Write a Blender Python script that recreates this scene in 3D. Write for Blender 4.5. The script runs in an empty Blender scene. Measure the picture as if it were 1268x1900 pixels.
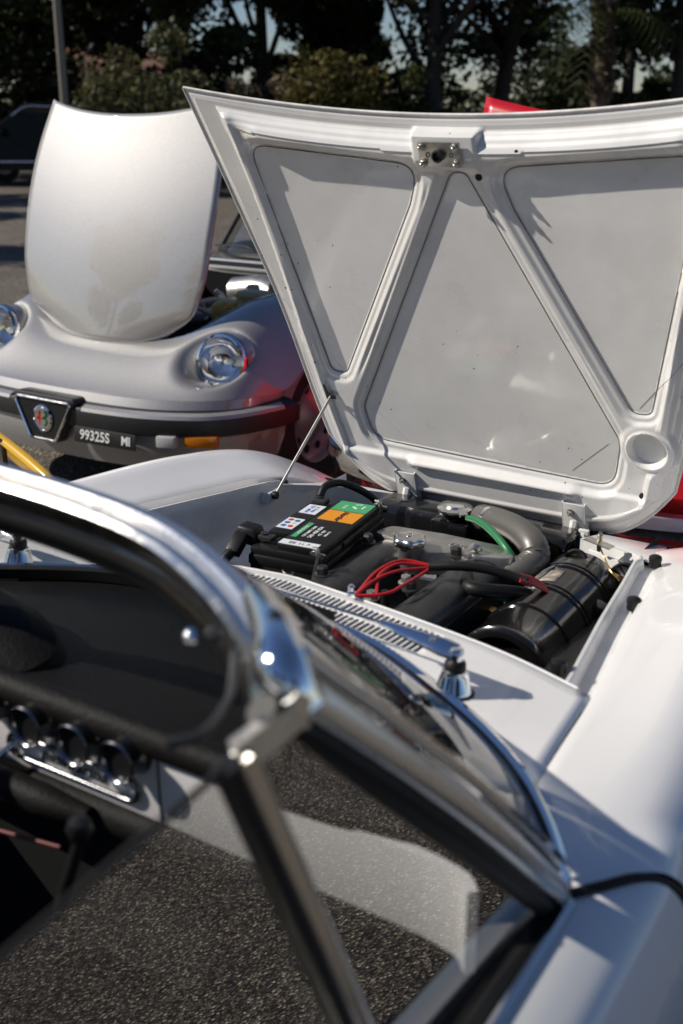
import bpy, bmesh, math, random
import numpy as np
from mathutils import Vector, Matrix, Euler
random.seed(4); rng = np.random.default_rng(4)
S = bpy.context.scene; COL = S.collection
R = math.radians
# ------------------------------------------------------------ camera, sky, sun, exposure
CC = np.array([1.037, -2.331, 1.676]); YAW, PIT, FPX = .561, .349, 2100.
cam = bpy.data.objects.new('camera', bpy.data.cameras.new('camera')); COL.objects.link(cam); S.camera = cam
cam.location = CC; cam.rotation_euler = (math.pi/2-PIT, 0, YAW)
cd = cam.data; cd.sensor_fit = 'VERTICAL'; cd.sensor_height = 36; cd.sensor_width = 24; cd.lens = 36*FPX/1900
cd.clip_start = .05; cd.clip_end = 2000
cd.dof.use_dof = True; cd.dof.focus_distance = 2.7; cd.dof.aperture_fstop = 3.6
w = bpy.data.worlds.new('World'); S.world = w; w.use_nodes = True
nt = w.node_tree; nt.nodes.clear()
SD = Vector((-.70, -.405, .59)).normalized()          # towards the sun
sky = nt.nodes.new('ShaderNodeTexSky'); sky.sky_type = 'NISHITA'; sky.sun_disc = False
sky.sun_elevation = math.asin(SD.z); sky.sun_rotation = math.atan2(SD.x, SD.y)
sky.air_density = 1.0; sky.dust_density = 0; sky.ozone_density = 1.6
bg = nt.nodes.new('ShaderNodeBackground'); bg.inputs[1].default_value = .056
wo = nt.nodes.new('ShaderNodeOutputWorld'); tn = nt.nodes.new('ShaderNodeMix'); tn.data_type = 'RGBA'; tn.blend_type = 'MULTIPLY'; tn.inputs[0].default_value = 1; tn.inputs[7].default_value = (.86, .94, 1.16, 1); nt.links.new(sky.outputs[0], tn.inputs[6]); nt.links.new(tn.outputs[2], bg.inputs[0]); nt.links.new(bg.outputs[0], wo.inputs[0])
sl = bpy.data.lights.new('sun', 'SUN'); sl.energy = 4.8; sl.angle = R(.53); sl.color = (1, .93, .83)
so = bpy.data.objects.new('sun', sl); COL.objects.link(so); so.rotation_euler = SD.to_track_quat('Z', 'Y').to_euler(); so.location = (-8, -5, 10)
S.view_settings.view_transform = 'Standard'; S.view_settings.look = 'None'; S.view_settings.gamma = 1
S.view_settings.use_curve_mapping = False; S.view_settings.exposure = .12
try: S.cycles.max_bounces = 10; S.cycles.transparent_max_bounces = 24
except Exception: pass

# ------------------------------------------------------------ measuring helpers (pixel of the survey photo + a known plane -> world point)
_fw = np.array([-math.sin(YAW)*math.cos(PIT), math.cos(YAW)*math.cos(PIT), -math.sin(PIT)])
_rt = np.array([math.cos(YAW), math.sin(YAW), 0]); _up = np.cross(_rt, _fw)
def P(u, v, x=None, y=None, z=None, d=None):
    r = _fw+(u-634)/FPX*_rt-(v-950)/FPX*_up
    t = (x-CC[0])/r[0] if x is not None else (y-CC[1])/r[1] if y is not None else (z-CC[2])/r[2] if z is not None else d
    return tuple(CC+t*r)
TH, ZH = 1.26, .769
def H(x, v, o=0): return (x, -v*math.cos(TH)-o*math.sin(TH), ZH+v*math.sin(TH)-o*math.cos(TH))

# ------------------------------------------------------------ materials
def nodes(name):
    m = bpy.data.materials.new(name); m.use_nodes = True
    n = m.node_tree; b = n.nodes['Principled BSDF']; return m, n, b
def N(n, t, **k):
    x = n.nodes.new('ShaderNode'+t)
    for a, v in k.items():
        if a in x.inputs: x.inputs[a].default_value = v
        else: setattr(x, a, v)
    return x
def mat(name, col, rough=.5, metal=0, coat=0, spec=.5, var=0, vscale=8, bump=0, bscale=60, rvar=0, crough=.04, speck=0, emit=None, stretch=None):
    m, n, b = nodes(name); L = n.links.new
    b.inputs['Base Color'].default_value = (*col, 1); b.inputs['Roughness'].default_value = rough
    b.inputs['Metallic'].default_value = metal; b.inputs['Coat Weight'].default_value = coat
    b.inputs['Coat Roughness'].default_value = crough; b.inputs['Specular IOR Level'].default_value = spec
    tc = N(n, 'TexCoord'); src = tc.outputs['Object']
    if stretch:
        mp = N(n, 'Mapping'); mp.inputs['Scale'].default_value = stretch; L(src, mp.inputs[0]); src = mp.outputs[0]
    if var or rvar:
        t = N(n, 'TexNoise', Scale=vscale, Detail=6, Roughness=.62); L(src, t.inputs[0])
        r = N(n, 'MapRange'); r.inputs[1].default_value = .3; r.inputs[2].default_value = .7; L(t.outputs[0], r.inputs[0])
    if var:
        mx = N(n, 'Mix', data_type='RGBA'); L(r.outputs[0], mx.inputs[0])
        mx.inputs[6].default_value = (*[c*(1-var) for c in col], 1); mx.inputs[7].default_value = (*[min(1, c*(1+var)) for c in col], 1)
        L(mx.outputs[2], b.inputs['Base Color'])
    if rvar:
        r2 = N(n, 'MapRange'); r2.inputs[3].default_value = max(.02, rough-rvar); r2.inputs[4].default_value = rough+rvar
        L(r.outputs[0], r2.inputs[0]); L(r2.outputs[0], b.inputs['Roughness'])
    if speck:
        vo = N(n, 'TexVoronoi', Scale=38.0); L(src, vo.inputs[0])
        lt = N(n, 'Math', operation='LESS_THAN'); lt.inputs[1].default_value = speck; L(vo.outputs['Distance'], lt.inputs[0])
        ns = N(n, 'TexNoise', Scale=3.0); L(src, ns.inputs[0])
        gt = N(n, 'Math', operation='GREATER_THAN'); gt.inputs[1].default_value = .56; L(ns.outputs[0], gt.inputs[0])
        mu = N(n, 'Math', operation='MULTIPLY'); L(lt.outputs[0], mu.inputs[0]); L(gt.outputs[0], mu.inputs[1])
        mx2 = N(n, 'Mix', data_type='RGBA'); L(mu.outputs[0], mx2.inputs[0])
        if var: L(mx.outputs[2], mx2.inputs[6])
        else: mx2.inputs[6].default_value = (*col, 1)
        mx2.inputs[7].default_value = (.12, .11, .1, 1); L(mx2.outputs[2], b.inputs['Base Color'])
    if bump:
        t2 = N(n, 'TexNoise', Scale=bscale, Detail=4); L(src, t2.inputs[0])
        bp = N(n, 'Bump', Strength=bump, Distance=.004); L(t2.outputs[0], bp.inputs['Height']); L(bp.outputs[0], b.inputs['Normal'])
    if emit: b.inputs['Emission Color'].default_value = (*emit, 1); b.inputs['Emission Strength'].default_value = 1
    return m
def glass(name, tint=(.93, .96, .95), ior=1.6, dirt=0.0):
    m = bpy.data.materials.new(name); m.use_nodes = True; n = m.node_tree; n.nodes.clear(); L = n.links.new
    o = N(n, 'OutputMaterial'); mx = N(n, 'MixShader'); tr = N(n, 'BsdfTransparent'); gl = N(n, 'BsdfGlossy'); fr = N(n, 'Fresnel', IOR=ior); ge = N(n, 'NewGeometry'); mi = N(n, 'MapRange'); mi.inputs[3].default_value = ior; mi.inputs[4].default_value = 1/ior; L(ge.outputs['Backfacing'], mi.inputs[0]); L(mi.outputs[0], fr.inputs['IOR'])
    tr.inputs[0].default_value = (*tint, 1); gl.inputs['Roughness'].default_value = 0.0
    L(fr.outputs[0], mx.inputs[0]); L(tr.outputs[0], mx.inputs[1]); L(gl.outputs[0], mx.inputs[2])
    out = mx.outputs[0]
    if dirt:
        df = N(n, 'BsdfDiffuse'); df.inputs[0].default_value = (.7, .69, .66, 1)
        tc = N(n, 'TexCoord'); mp = N(n, 'Mapping'); mp.inputs['Scale'].default_value = (9, 22, 40); mp.inputs['Rotation'].default_value = (.3, .5, .6)
        L(tc.outputs['Object'], mp.inputs[0])
        ns = N(n, 'TexNoise', Scale=3.0, Detail=5); L(mp.outputs[0], ns.inputs[0])
        r = N(n, 'MapRange'); r.inputs[1].default_value = .45; r.inputs[2].default_value = .8; r.inputs[3].default_value = dirt*.3; r.inputs[4].default_value = dirt*2.5
        L(ns.outputs[0], r.inputs[0]); m2 = N(n, 'MixShader'); L(r.outputs[0], m2.inputs[0]); L(out, m2.inputs[1]); L(df.outputs[0], m2.inputs[2]); out = m2.outputs[0]
    L(out, o.inputs[0]); return m
def asphalt():
    m, n, b = nodes('asphalt_aggregate'); L = n.links.new
    tc = N(n, 'TexCoord'); v = N(n, 'TexVoronoi', Scale=118.0); L(tc.outputs['Object'], v.inputs[0])
    sp = N(n, 'SeparateColor'); L(v.outputs['Color'], sp.inputs[0])
    cr = N(n, 'ValToRGB'); e = cr.color_ramp.elements
    e[0].position = 0; e[0].color = (.03, .027, .024, 1); e[1].position = 1; e[1].color = (.60, .50, .38, 1)
    for p, c in ((.35, (.085, .075, .062, 1)), (.6, (.155, .13, .10, 1)), (.85, (.25, .21, .16, 1))):
        k = e.new(p); k.color = c
    L(sp.outputs[0], cr.inputs[0])
    ns = N(n, 'TexNoise', Scale=1.3, Detail=5); L(tc.outputs['Object'], ns.inputs[0])
    r = N(n, 'MapRange'); r.inputs[1].default_value = .3; r.inputs[2].default_value = .7; r.inputs[3].default_value = .8; r.inputs[4].default_value = 1.25; L(ns.outputs[0], r.inputs[0])
    vm = N(n, 'Mix', data_type='RGBA', blend_type='MULTIPLY'); vm.inputs[0].default_value = 1
    L(cr.outputs[0], vm.inputs[6]); L(r.outputs[0], vm.inputs[7])
    # dark binder between the stones
    rr = N(n, 'MapRange'); rr.inputs[1].default_value = .35; rr.inputs[2].default_value = .75; rr.inputs[3].default_value = 1; rr.inputs[4].default_value = .35; L(v.outputs['Distance'], rr.inputs[0])
    vm2 = N(n, 'Mix', data_type='RGBA', blend_type='MULTIPLY'); vm2.inputs[0].default_value = 1
    L(vm.outputs[2], vm2.inputs[6]); L(rr.outputs[0], vm2.inputs[7]); L(vm2.outputs[2], b.inputs['Base Color'])
    b.inputs['Roughness'].default_value = .85
    iv = N(n, 'Math', operation='SUBTRACT'); iv.inputs[0].default_value = 1; L(v.outputs['Distance'], iv.inputs[1])
    bp = N(n, 'Bump', Strength=.9, Distance=.006); L(iv.outputs[0], bp.inputs['Height']); L(bp.outputs[0], b.inputs['Normal'])
    return m
M = {}
M['white'] = mat('white_paint', (.80, .79, .77), .32, coat=.8, var=.015, vscale=5, rvar=.06)
M['hoodin'] = mat('white_paint_underside', (.74, .73, .71), .32, coat=1, crough=.07, var=.06, vscale=9, speck=.075, rvar=.08)
M['flange'] = mat('worn_white_paint', (.62, .60, .57), .45, coat=.3, var=.22, vscale=26, stretch=(1, 1, .35))
M['baywhite'] = mat('bay_white_paint', (.66, .66, .65), .4, coat=.3, var=.1, vscale=14)
M['chrome'] = mat('chrome', (.88, .88, .88), .07, 1, rvar=.03, vscale=30)
M['satin'] = mat('stainless_steel', (.72, .70, .66), .22, 1, rvar=.06, vscale=40)
M['satinbright'] = mat('brushed_stainless', (.85, .84, .82), .30, 1, rvar=.05, vscale=40)
M['darkchrome'] = mat('shaded_chrome', (.20, .20, .21), .22, 1)  # chrome with the dark cabin's reflection put into its colour
M['zinc'] = mat('zinc_plated_steel', (.55, .53, .47), .34, 1, var=.2, vscale=40)
M['blackgloss'] = mat('black_enamel', (.007, .007, .0075), .2, coat=.45, spec=.4, rvar=.06, vscale=20, bump=.02)
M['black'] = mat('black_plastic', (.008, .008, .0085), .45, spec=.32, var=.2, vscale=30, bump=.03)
M['rubber'] = mat('black_rubber', (.009, .009, .009), .5, spec=.32, var=.2, vscale=30)
M['vinyl'] = mat('black_crackle_vinyl', (.006, .0058, .0055), .6, spec=.14, bump=.35, bscale=180, var=.3, vscale=9)
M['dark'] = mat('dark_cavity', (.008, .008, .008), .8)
M['cast'] = mat('cast_aluminium_dark', (.065, .065, .067), .36, .6, var=.25, vscale=18, bump=.12, bscale=140)
M['alu'] = mat('cast_aluminium', (.42, .41, .39), .38, .85, var=.25, vscale=22, bump=.15, bscale=120)
M['red_wire'] = mat('red_wire', (.45, .012, .018), .35)
M['red_dark'] = mat('dark_red_paint', (.10, .010, .010), .5)
M['green_hose'] = mat('green_hose', (.012, .16, .055), .38)
M['braid'] = mat('ribbed_hose', (.12, .115, .105), .42, .35)
M['teal'] = mat('teal_wire', (.01, .12, .13), .4)
M['brass'] = mat('brass', (.5, .33, .12), .35, .9, var=.2)
M['cream'] = mat('cream_plastic', (.62, .53, .32), .4, var=.1)
M['ochre'] = mat('yellowed_plastic', (.58, .44, .13), .38, var=.1)
M['s_white'] = mat('sticker_white', (.72, .74, .76), .4)
M['s_orange'] = mat('sticker_orange', (.72, .28, .01), .4)
M['s_green'] = mat('sticker_green', (.06, .36, .15), .4)
M['s_blue'] = mat('print_blue', (.03, .12, .4), .5)
M['s_red'] = mat('print_red', (.5, .04, .03), .5)
M['s_yel'] = mat('print_yellow', (.7, .5, .02), .5)
M['ink'] = mat('print_black', (.01, .01, .01), .5)
M['print'] = mat('print_white', (.75, .75, .73), .5)
M['sticker_old'] = mat('faded_sticker', (.30, .25, .21), .5, var=.75, vscale=55)
M['fascia'] = mat('white_fascia_paint', (.72, .70, .70), .3, coat=.6)
M['glass'] = glass('windscreen_glass', (.93, .95, .94), 1.7, .012)
M['sideglass'] = glass('door_glass', (.80, .82, .81), 4.2)
M['lens'] = glass('lamp_glass', (.95, .96, .97), 1.6)
M['asphalt'] = asphalt()
def silver():
    m, n, b = nodes('silver_metallic_paint'); L = n.links.new
    tc = N(n, 'TexCoord'); v = N(n, 'TexVoronoi', Scale=900.0); L(tc.outputs['Object'], v.inputs[0])
    sp = N(n, 'SeparateColor'); L(v.outputs['Color'], sp.inputs[0])
    mx = N(n, 'Mix', data_type='RGBA'); L(sp.outputs[0], mx.inputs[0]); mx.inputs[6].default_value = (.25, .246, .241, 1); mx.inputs[7].default_value = (.41, .402, .393, 1)
    L(mx.outputs[2], b.inputs['Base Color'])
    b.inputs['Metallic'].default_value = .55; b.inputs['Roughness'].default_value = .56
    b.inputs['Coat Weight'].default_value = 1; b.inputs['Coat Roughness'].default_value = .03; b.inputs['Coat IOR'].default_value = 1.9
    return m
M['silver'] = silver()
M['redpaint'] = mat('red_paint', (.50, .008, .012), .3, coat=1)
M['yellow'] = mat('yellow_paint', (.62, .36, .004), .3, coat=.8)
M['suvblack'] = mat('black_car_paint', (.004, .004, .005), .25, spec=.35)
M['tint'] = mat('dark_window_glass', (.005, .006, .007), .06, spec=.4)
M['amber'] = mat('amber_lens', (.55, .17, .01), .18, coat=.6)
M['clearlens'] = mat('clear_ribbed_lens', (.42, .42, .41), .2, coat=.6, bump=.2, bscale=90)
M['tyre'] = mat('tyre_rubber', (.016, .016, .016), .7, var=.2)
M['alloy'] = mat('painted_alloy', (.5, .5, .5), .3, .7)
M['bumperblack'] = mat('bumper_rubber', (.013, .013, .014), .42, var=.15, vscale=20)

# ------------------------------------------------------------ mesh helpers
def link(o, parent=None):
    COL.objects.link(o)
    if parent is not None:
        o.parent = parent
        if parent.type == 'EMPTY': o.location = -parent.location
    return o
def mesh(name, v, f, m=None, smooth=40):
    me = bpy.data.meshes.new(name)
    me.from_pydata([tuple(float(c) for c in p) for p in v], [], [tuple(int(i) for i in q) for q in f]); me.update()
    if m: me.materials.append(m)
    if smooth: me.shade_smooth(); me.set_sharp_from_angle(angle=R(smooth))
    return me
def obj(name, vf, m, parent=None, smooth=40):
    me = mesh(name, vf[0], vf[1], m, smooth); return link(bpy.data.objects.new(name, me), parent)
def inst(name, me, parent, loc, rot=(0, 0, 0), sc=1):
    o = bpy.data.objects.new(name, me); link(o, parent); o.location = Vector(o.location)+Vector(loc); o.rotation_euler = rot; o.scale = (sc,)*3; return o
def thing(name, loc, label, cat, group=None):
    o = bpy.data.objects.new(name, None); COL.objects.link(o); o.location = loc; o.empty_display_size = .1
    o['label'] = label; o['category'] = cat
    if group: o['group'] = group
    return o
def tag(o, label, cat, group=None):
    o['label'] = label; o['category'] = cat
    if group: o['group'] = group
    return o
def join(*parts):
    V, F = [], []
    for v, f in parts:
        n = len(V); V += [tuple(p) for p in v]; F += [tuple(i+n for i in q) for q in f]
    return V, F
def xf(vf, loc=(0, 0, 0), rot=(0, 0, 0), sc=(1, 1, 1)):
    Mx = Matrix.LocRotScale(Vector(loc), Euler(rot), Vector(sc)); return [tuple(Mx @ Vector(p)) for p in vf[0]], vf[1]
def fromframe(vf, o, X, Y, Z):
    o, X, Y, Z = map(np.array, (o, X, Y, Z)); return [tuple(o+p[0]*X+p[1]*Y+p[2]*Z) for p in vf[0]], vf[1]
def bm_out(bm):
    bm.verts.index_update(); v = [tuple(x.co) for x in bm.verts]; f = [tuple(q.index for q in p.verts) for p in bm.faces]; bm.free(); return v, f
def box(sx, sy, sz, bev=0, seg=2, loc=(0, 0, 0), rot=(0, 0, 0), taper=1):
    bm = bmesh.new(); bmesh.ops.create_cube(bm, size=1)
    for q in bm.verts:
        k = taper if q.co.z > 0 else 1
        q.co = Vector((q.co.x*sx*k, q.co.y*sy*k, q.co.z*sz))
    if bev: bmesh.ops.bevel(bm, geom=bm.edges[:]+bm.verts[:], offset=bev, segments=seg, profile=.5, affect='EDGES')
    return xf(bm_out(bm), loc, rot)
def prism(poly, h, bev=0, seg=2):
    bm = bmesh.new(); vs = [bm.verts.new((p[0], p[1], 0)) for p in poly]; f = bm.faces.new(vs)
    if f.normal.z < 0: f.normal_flip()
    r = bmesh.ops.extrude_face_region(bm, geom=[f]); bmesh.ops.translate(bm, vec=(0, 0, h), verts=[g for g in r['geom'] if isinstance(g, bmesh.types.BMVert)])
    bmesh.ops.recalc_face_normals(bm, faces=bm.faces)
    if bev:
        es = [e for e in bm.edges if all(abs(q.co.z-h) < 1e-6 for q in e.verts)]
        bmesh.ops.bevel(bm, geom=es, offset=bev, segments=seg, profile=.5, affect='EDGES')
    return bm_out(bm)
def lathe(prof, seg=24, cap=True):
    V, F = [], []
    for r, z in prof:
        for i in range(seg): a = 2*math.pi*i/seg; V.append((r*math.cos(a), r*math.sin(a), z))
    for j in range(len(prof)-1):
        for i in range(seg): F.append((j*seg+i, j*seg+(i+1) % seg, (j+1)*seg+(i+1) % seg, (j+1)*seg+i))
    if cap: F.append(tuple(reversed(range(seg)))); F.append(tuple((len(prof)-1)*seg+i for i in range(seg)))
    return V, F
def aim(vf, loc, axis):
    q = Vector(axis).to_track_quat('Z', 'Y'); return [tuple(q @ Vector(p)+Vector(loc)) for p in vf[0]], vf[1]
def crom(pts, n=8):
    p = np.array(pts, float); p = np.vstack([2*p[0]-p[1], p, 2*p[-1]-p[-2]]); out = []
    for i in range(1, len(p)-2):
        a, b, c, d = p[i-1:i+3]
        for k in range(n):
            t = k/n; out.append(.5*((2*b)+(c-a)*t+(2*a-5*b+4*c-d)*t*t+(3*b-a-3*c+d)*t**3))
    out.append(p[-2]); return np.array(out)
def sweep(path, prof, up=(0, 0, 1), close=True, cap=True, scale=None, twist=None):
    """profile (list of (a,b)): a along side = T x up, b along up'"""
    path = np.array(path, float); n = len(path); V, F = [], []; k = len(prof); up = np.array(up, float)
    for i in range(n):
        T = path[min(i+1, n-1)]-path[max(i-1, 0)]; T /= np.linalg.norm(T)
        s = np.cross(T, up); s /= np.linalg.norm(s); u = np.cross(s, T); sc = scale[i] if scale is not None else 1
        for a, b in prof: V.append(tuple(path[i]+s*a*sc+u*b*sc))
    for i in range(n-1):
        for j in range(k if close else k-1): F.append((i*k+j, i*k+(j+1) % k, (i+1)*k+(j+1) % k, (i+1)*k+j))
    if cap and close: F.append(tuple(range(k))); F.append(tuple((n-1)*k+j for j in reversed(range(k))))
    return V, F
def circ(r, n=10, ry=None): return [(r*math.cos(2*math.pi*i/n), (ry or r)*math.sin(2*math.pi*i/n)) for i in range(n)]
def tube(pts, r, n=10, smooth=8, ribs=0):
    path = crom(pts, smooth) if smooth > 1 and len(pts) > 2 else np.array(pts, float)
    # parallel transport
    m = len(path); T = np.gradient(path, axis=0); T /= np.linalg.norm(T, axis=1)[:, None]
    a = np.array([0, 0, 1.]) if abs(T[0][2]) < .9 else np.array([1., 0, 0]); u = np.cross(T[0], a); u /= np.linalg.norm(u); V, F = [], []
    rr = np.interp(np.linspace(0, 1, m), np.linspace(0, 1, len(r)), r) if hasattr(r, '__len__') else np.full(m, r)
    for i in range(m):
        u = u-T[i]*(u@T[i]); u /= np.linalg.norm(u); w2 = np.cross(T[i], u)
        k = rr[i]*(1+ribs*(i % 2))
        for j in range(n): c = 2*math.pi*j/n; V.append(tuple(path[i]+k*(math.cos(c)*u+math.sin(c)*w2)))
    for i in range(m-1):
        for j in range(n): F.append((i*n+j, i*n+(j+1) % n, (i+1)*n+(j+1) % n, (i+1)*n+j))
    F.append(tuple(reversed(range(n)))); F.append(tuple((m-1)*n+j for j in range(n)))
    return V, F
def gridf(nr, nc, flip=False):
    F = []
    for i in range(nr-1):
        for j in range(nc-1):
            q = (i*nc+j, i*nc+j+1, (i+1)*nc+j+1, (i+1)*nc+j); F.append(q[::-1] if flip else q)
    return F
def grid(G, flip=False):
    G = np.array(G, float); return [tuple(p) for p in G.reshape(-1, 3)], gridf(G.shape[0], G.shape[1], flip)
def thick(o, t, off=0):
    md = o.modifiers.new('solid', 'SOLIDIFY'); md.thickness = t; md.offset = off; md.use_even_offset = True
    dg = bpy.context.evaluated_depsgraph_get(); dg.update(); me = bpy.data.meshes.new_from_object(o.evaluated_get(dg)); o.modifiers.clear(); o.data = me; return o
def text(name, s, size, m, parent, o, X, Y, depth=.0004, shear=0, align='CENTER', bold=0, sx=1):
    cu = bpy.data.curves.new(name, 'FONT'); cu.body = s; cu.size = size; cu.extrude = depth; cu.align_x = align; cu.align_y = 'CENTER'; cu.shear = shear; cu.offset = bold; cu.resolution_u = 3
    t = bpy.data.objects.new('tmp', cu); COL.objects.link(t); dg = bpy.context.evaluated_depsgraph_get(); dg.update()
    me = bpy.data.meshes.new_from_object(t.evaluated_get(dg)); bpy.data.objects.remove(t)
    X = Vector(X).normalized(); Y = Vector(Y); Y = (Y-X*Y.dot(X)).normalized(); Z = X.cross(Y)
    for v in me.vertices: c = v.co.copy(); v.co = Vector(o)+X*c.x*sx+Y*c.y+Z*c.z
    me.name = name; me.materials.clear(); me.materials.append(m)
    return link(bpy.data.objects.new(name, me), parent)
def spl(xs, ys):
    """smooth 1d interpolation through points (catmull in value)"""
    xs = np.array(xs, float); ys = np.array(ys, float); d = np.gradient(ys, xs)
    def f(x):
        x = np.clip(x, xs[0], xs[-1]); i = np.clip(np.searchsorted(xs, x)-1, 0, len(xs)-2); h = xs[i+1]-xs[i]; t = (x-xs[i])/h
        return (2*t**3-3*t**2+1)*ys[i]+(t**3-2*t**2+t)*h*d[i]+(-2*t**3+3*t**2)*ys[i+1]+(t**3-t**2)*h*d[i+1]
    return f
def sm(x): x = np.clip(x, 0, 1); return x*x*(3-2*x)
def hexbolt(r, h, washer=True):
    b = lathe([(r, 0), (r, h*.8), (r*.86, h)], 6)
    return join(lathe([(r*1.45, -.0012), (r*1.45, .001), (r*1.3, .0016)], 16), xf(b, (0, 0, .001))) if washer else b

# ------------------------------------------------------------ ground
g = obj('asphalt_ground', ([(-300, -300, 0), (300, -300, 0), (300, 300, 0), (-300, 300, 0)], [(0, 1, 2, 3)]), M['asphalt']); g['kind'] = 'structure'

# =================================================================================== WHITE CONVERTIBLE
W = thing('white_convertible', (0, -1.0, 0), 'white classic convertible in the foreground, bonnet raised over its open engine bay', 'car')
# ---- fenders
yin = np.array([-1.37, -1.28, -1.2, -.98, -.88, -.65, -.45, -.29, -.2, -.1, .1, .3, .42]); xin = np.array([.735, .685, .617, .590, .576, .538, .508, .482, .45, .42, .42, .42, .40])
zin = np.array([.893, .902, .905, .888, .882, .868, .852, .838, .82, .78, .69, .59, .51])
fx = lambda y: np.interp(y, yin, xin); fz = spl(yin, zin)
zc = spl([-2.7, -2, -1.37, -1.1, -.9, -.6, -.35, -.15, 0, .15, .3, .42], [.86, .875, .897, .905, .905, .9, .885, .852, .785, .70, .61, .53])
xo = spl([-2.7, -1.37, -.9, -.5, -.25, 0, .15, .3, .42], [.815, .845, .84, .82, .79, .73, .69, .62, .52])
def shut(x): return float(np.interp(x, [.60, .712, .745, .775, .81, .85], [-1.395, -1.39, -1.352, -1.305, -1.265, -1.255]))
def shear(G, y0, y1):
    for r in G:
        for p in r:
            k = sm(np.array((p[1]-y1)/(y0-y1))); p[1] += (shut(abs(p[0]))-y0)*float(k)
def fender(sgn):
    rows = []
    for y in np.concatenate([np.linspace(-1.345, -.2, 60), np.linspace(-.18, .43, 36)]):
        a, za = float(fx(y)), float(fz(y)); o_ = float(xo(y)); c = float(zc(y)); wd = o_-a
        arch = .12
        d = abs(y+.25)
        if d < .40: arch = .30+math.sqrt(.40**2-d*d)*.82
        pr = [(a, za-.018), (a, za), (a+.006, za+.004), (a+wd*.25, (za+c)/2+.004), (a+wd*.45, c), (a+wd*.62, c-.012), (a+wd*.78, c-.045), (a+wd*.9, c-.10), (o_, c-.19), (o_+.004, c-.28)]
        zb = min(arch, c-.30) if arch < c-.3 else c-.31
        pr += [(o_+.002, (c-.28)*.6+zb*.4), (o_-.004, zb), (o_-.03, zb-.003)]
        q = crom([(p[0], y, p[1]) for p in pr[2:]], 4)
        rows.append([(pr[0][0], y, pr[0][1]), (pr[1][0], y, pr[1][1])]+[tuple(k) for k in q])
    G = np.array(rows); shear(G, -1.345, -1.0); G[..., 0] *= sgn; return grid(G, sgn > 0)
for s in (1, -1):
    o = obj('fender', fender(s), M['white'], W)
# nose between the fenders
rows = []
for y in np.linspace(-.015, .45, 16):
    rows.append([(x, y, float(fz(max(y, -.1)))-.012+.03*(1-(x/.42)**2)*max(0, 1-abs(y-.1)*3)-.015*max(0, .02-y)) for x in np.linspace(-.42, .42, 25)])
nose = obj('nose_panel', grid(np.array(rows)), M['white'], W)
rows = [[(x, .45+.02*math.cos(x*2)*t, .55-.35*t) for x in np.linspace(-.5, .5, 9)] for t in np.linspace(0, 1, 6)]
obj('front_valance', grid(np.array(rows)), M['white'], W)
# slam panel pieces in front corners
for s in (1, -1):
    poly = [(.27, -.02), (.42, -.02), (.475, -.29), (.44, -.262), (.40, -.205), (.345, -.165), (.27, -.15)] if s > 0 else [(.25, -.02), (.42, -.02), (.475, -.29), (.438, -.262), (.40, -.16), (.345, -.085), (.25, -.04)]
    pr = xf(prism(poly, .003, .001), (0, 0, .756)); v = [(p[0]*s, p[1], p[2]+.245*(-p[1])) for p in pr[0]]
    obj('slam_panel', (v, [f[::s] for f in pr[1]]), M['baywhite'], W)
    fl = [[(s*x, y, zz) for zz in (.758-.245*y, .74-.1*y, .68)] for x, y in ([(.27, -.15), (.345, -.165), (.40, -.205), (.435, -.262)] if s > 0 else [(.25, -.04), (.345, -.085), (.40, -.16), (.437, -.262)])]
    obj('slam_panel_lip', grid(np.array(fl)), M['baywhite'], W)
# gutters
def gut(sgn):
    rows = []
    for y in np.linspace(-.965, -.262, 40):
        xo_, z_ = float(fx(y)), float(fz(y)); wd = .046 if y < -.3 else .04
        rows.append([(xo_, y, z_-.017), (xo_-.006, y, z_-.021), (xo_-wd+.012, y, z_-.022), (xo_-wd+.008, y, z_-.006), (xo_-wd+.004, y, z_-.001), (xo_-wd, y, z_-.001), (xo_-wd-.003, y, z_-.005), (xo_-wd-.003, y, z_-.04)])
    G = np.array(rows); G[..., 0] *= sgn; return grid(G, sgn < 0)
for s in (1, -1): obj('drain_gutter', gut(s), M['baywhite'], W)
# inner wings
def wing(sgn):
    rows = []
    for y in np.linspace(-.93, -.02, 30):
        x_ = float(fx(min(y, -.2)))-.049; z_ = float(fz(min(y, -.2)))
        sh = .10*sm((abs(y+.52)-.05)/-.3+1) if True else 0
        pr = [(x_, z_-.03), (x_-.004, z_-.09), (x_-.012, z_-.105), (x_-.03-sh*.6, z_-.115), (x_-.045-sh, z_-.15), (x_-.05-sh, z_-.3), (x_-.05-sh, z_-.5)]
        rows.append([(sgn*p[0], y, p[1]) for p in pr])
    return grid(np.array(rows), sgn < 0)
for s in (1, -1): obj('inner_wing', wing(s), M['black' if s > 0 else 'baywhite'], W)  # right wing coloured black for the shade on it; left keeps bay white
# ribs and shelf details on the inner wing (left side is in view)
obj('wing_bracket', box(.05, .16, .006, .002, loc=P(400, 1000, x=-.50), rot=(0, .25, .2)), M['baywhite'], W)
obj('wing_gusset', box(.006, .16, .10, .002, loc=(-.515, -.50, .745), rot=(0, .12, .12)), M['baywhite'], W)
# bay floor, firewall
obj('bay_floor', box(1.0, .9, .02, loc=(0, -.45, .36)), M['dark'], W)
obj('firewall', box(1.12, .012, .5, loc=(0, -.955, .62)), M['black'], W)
obj('bay_front_wall', box(.95, .012, .38, loc=(0, -.005, .57)), M['black'], W)
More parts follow.
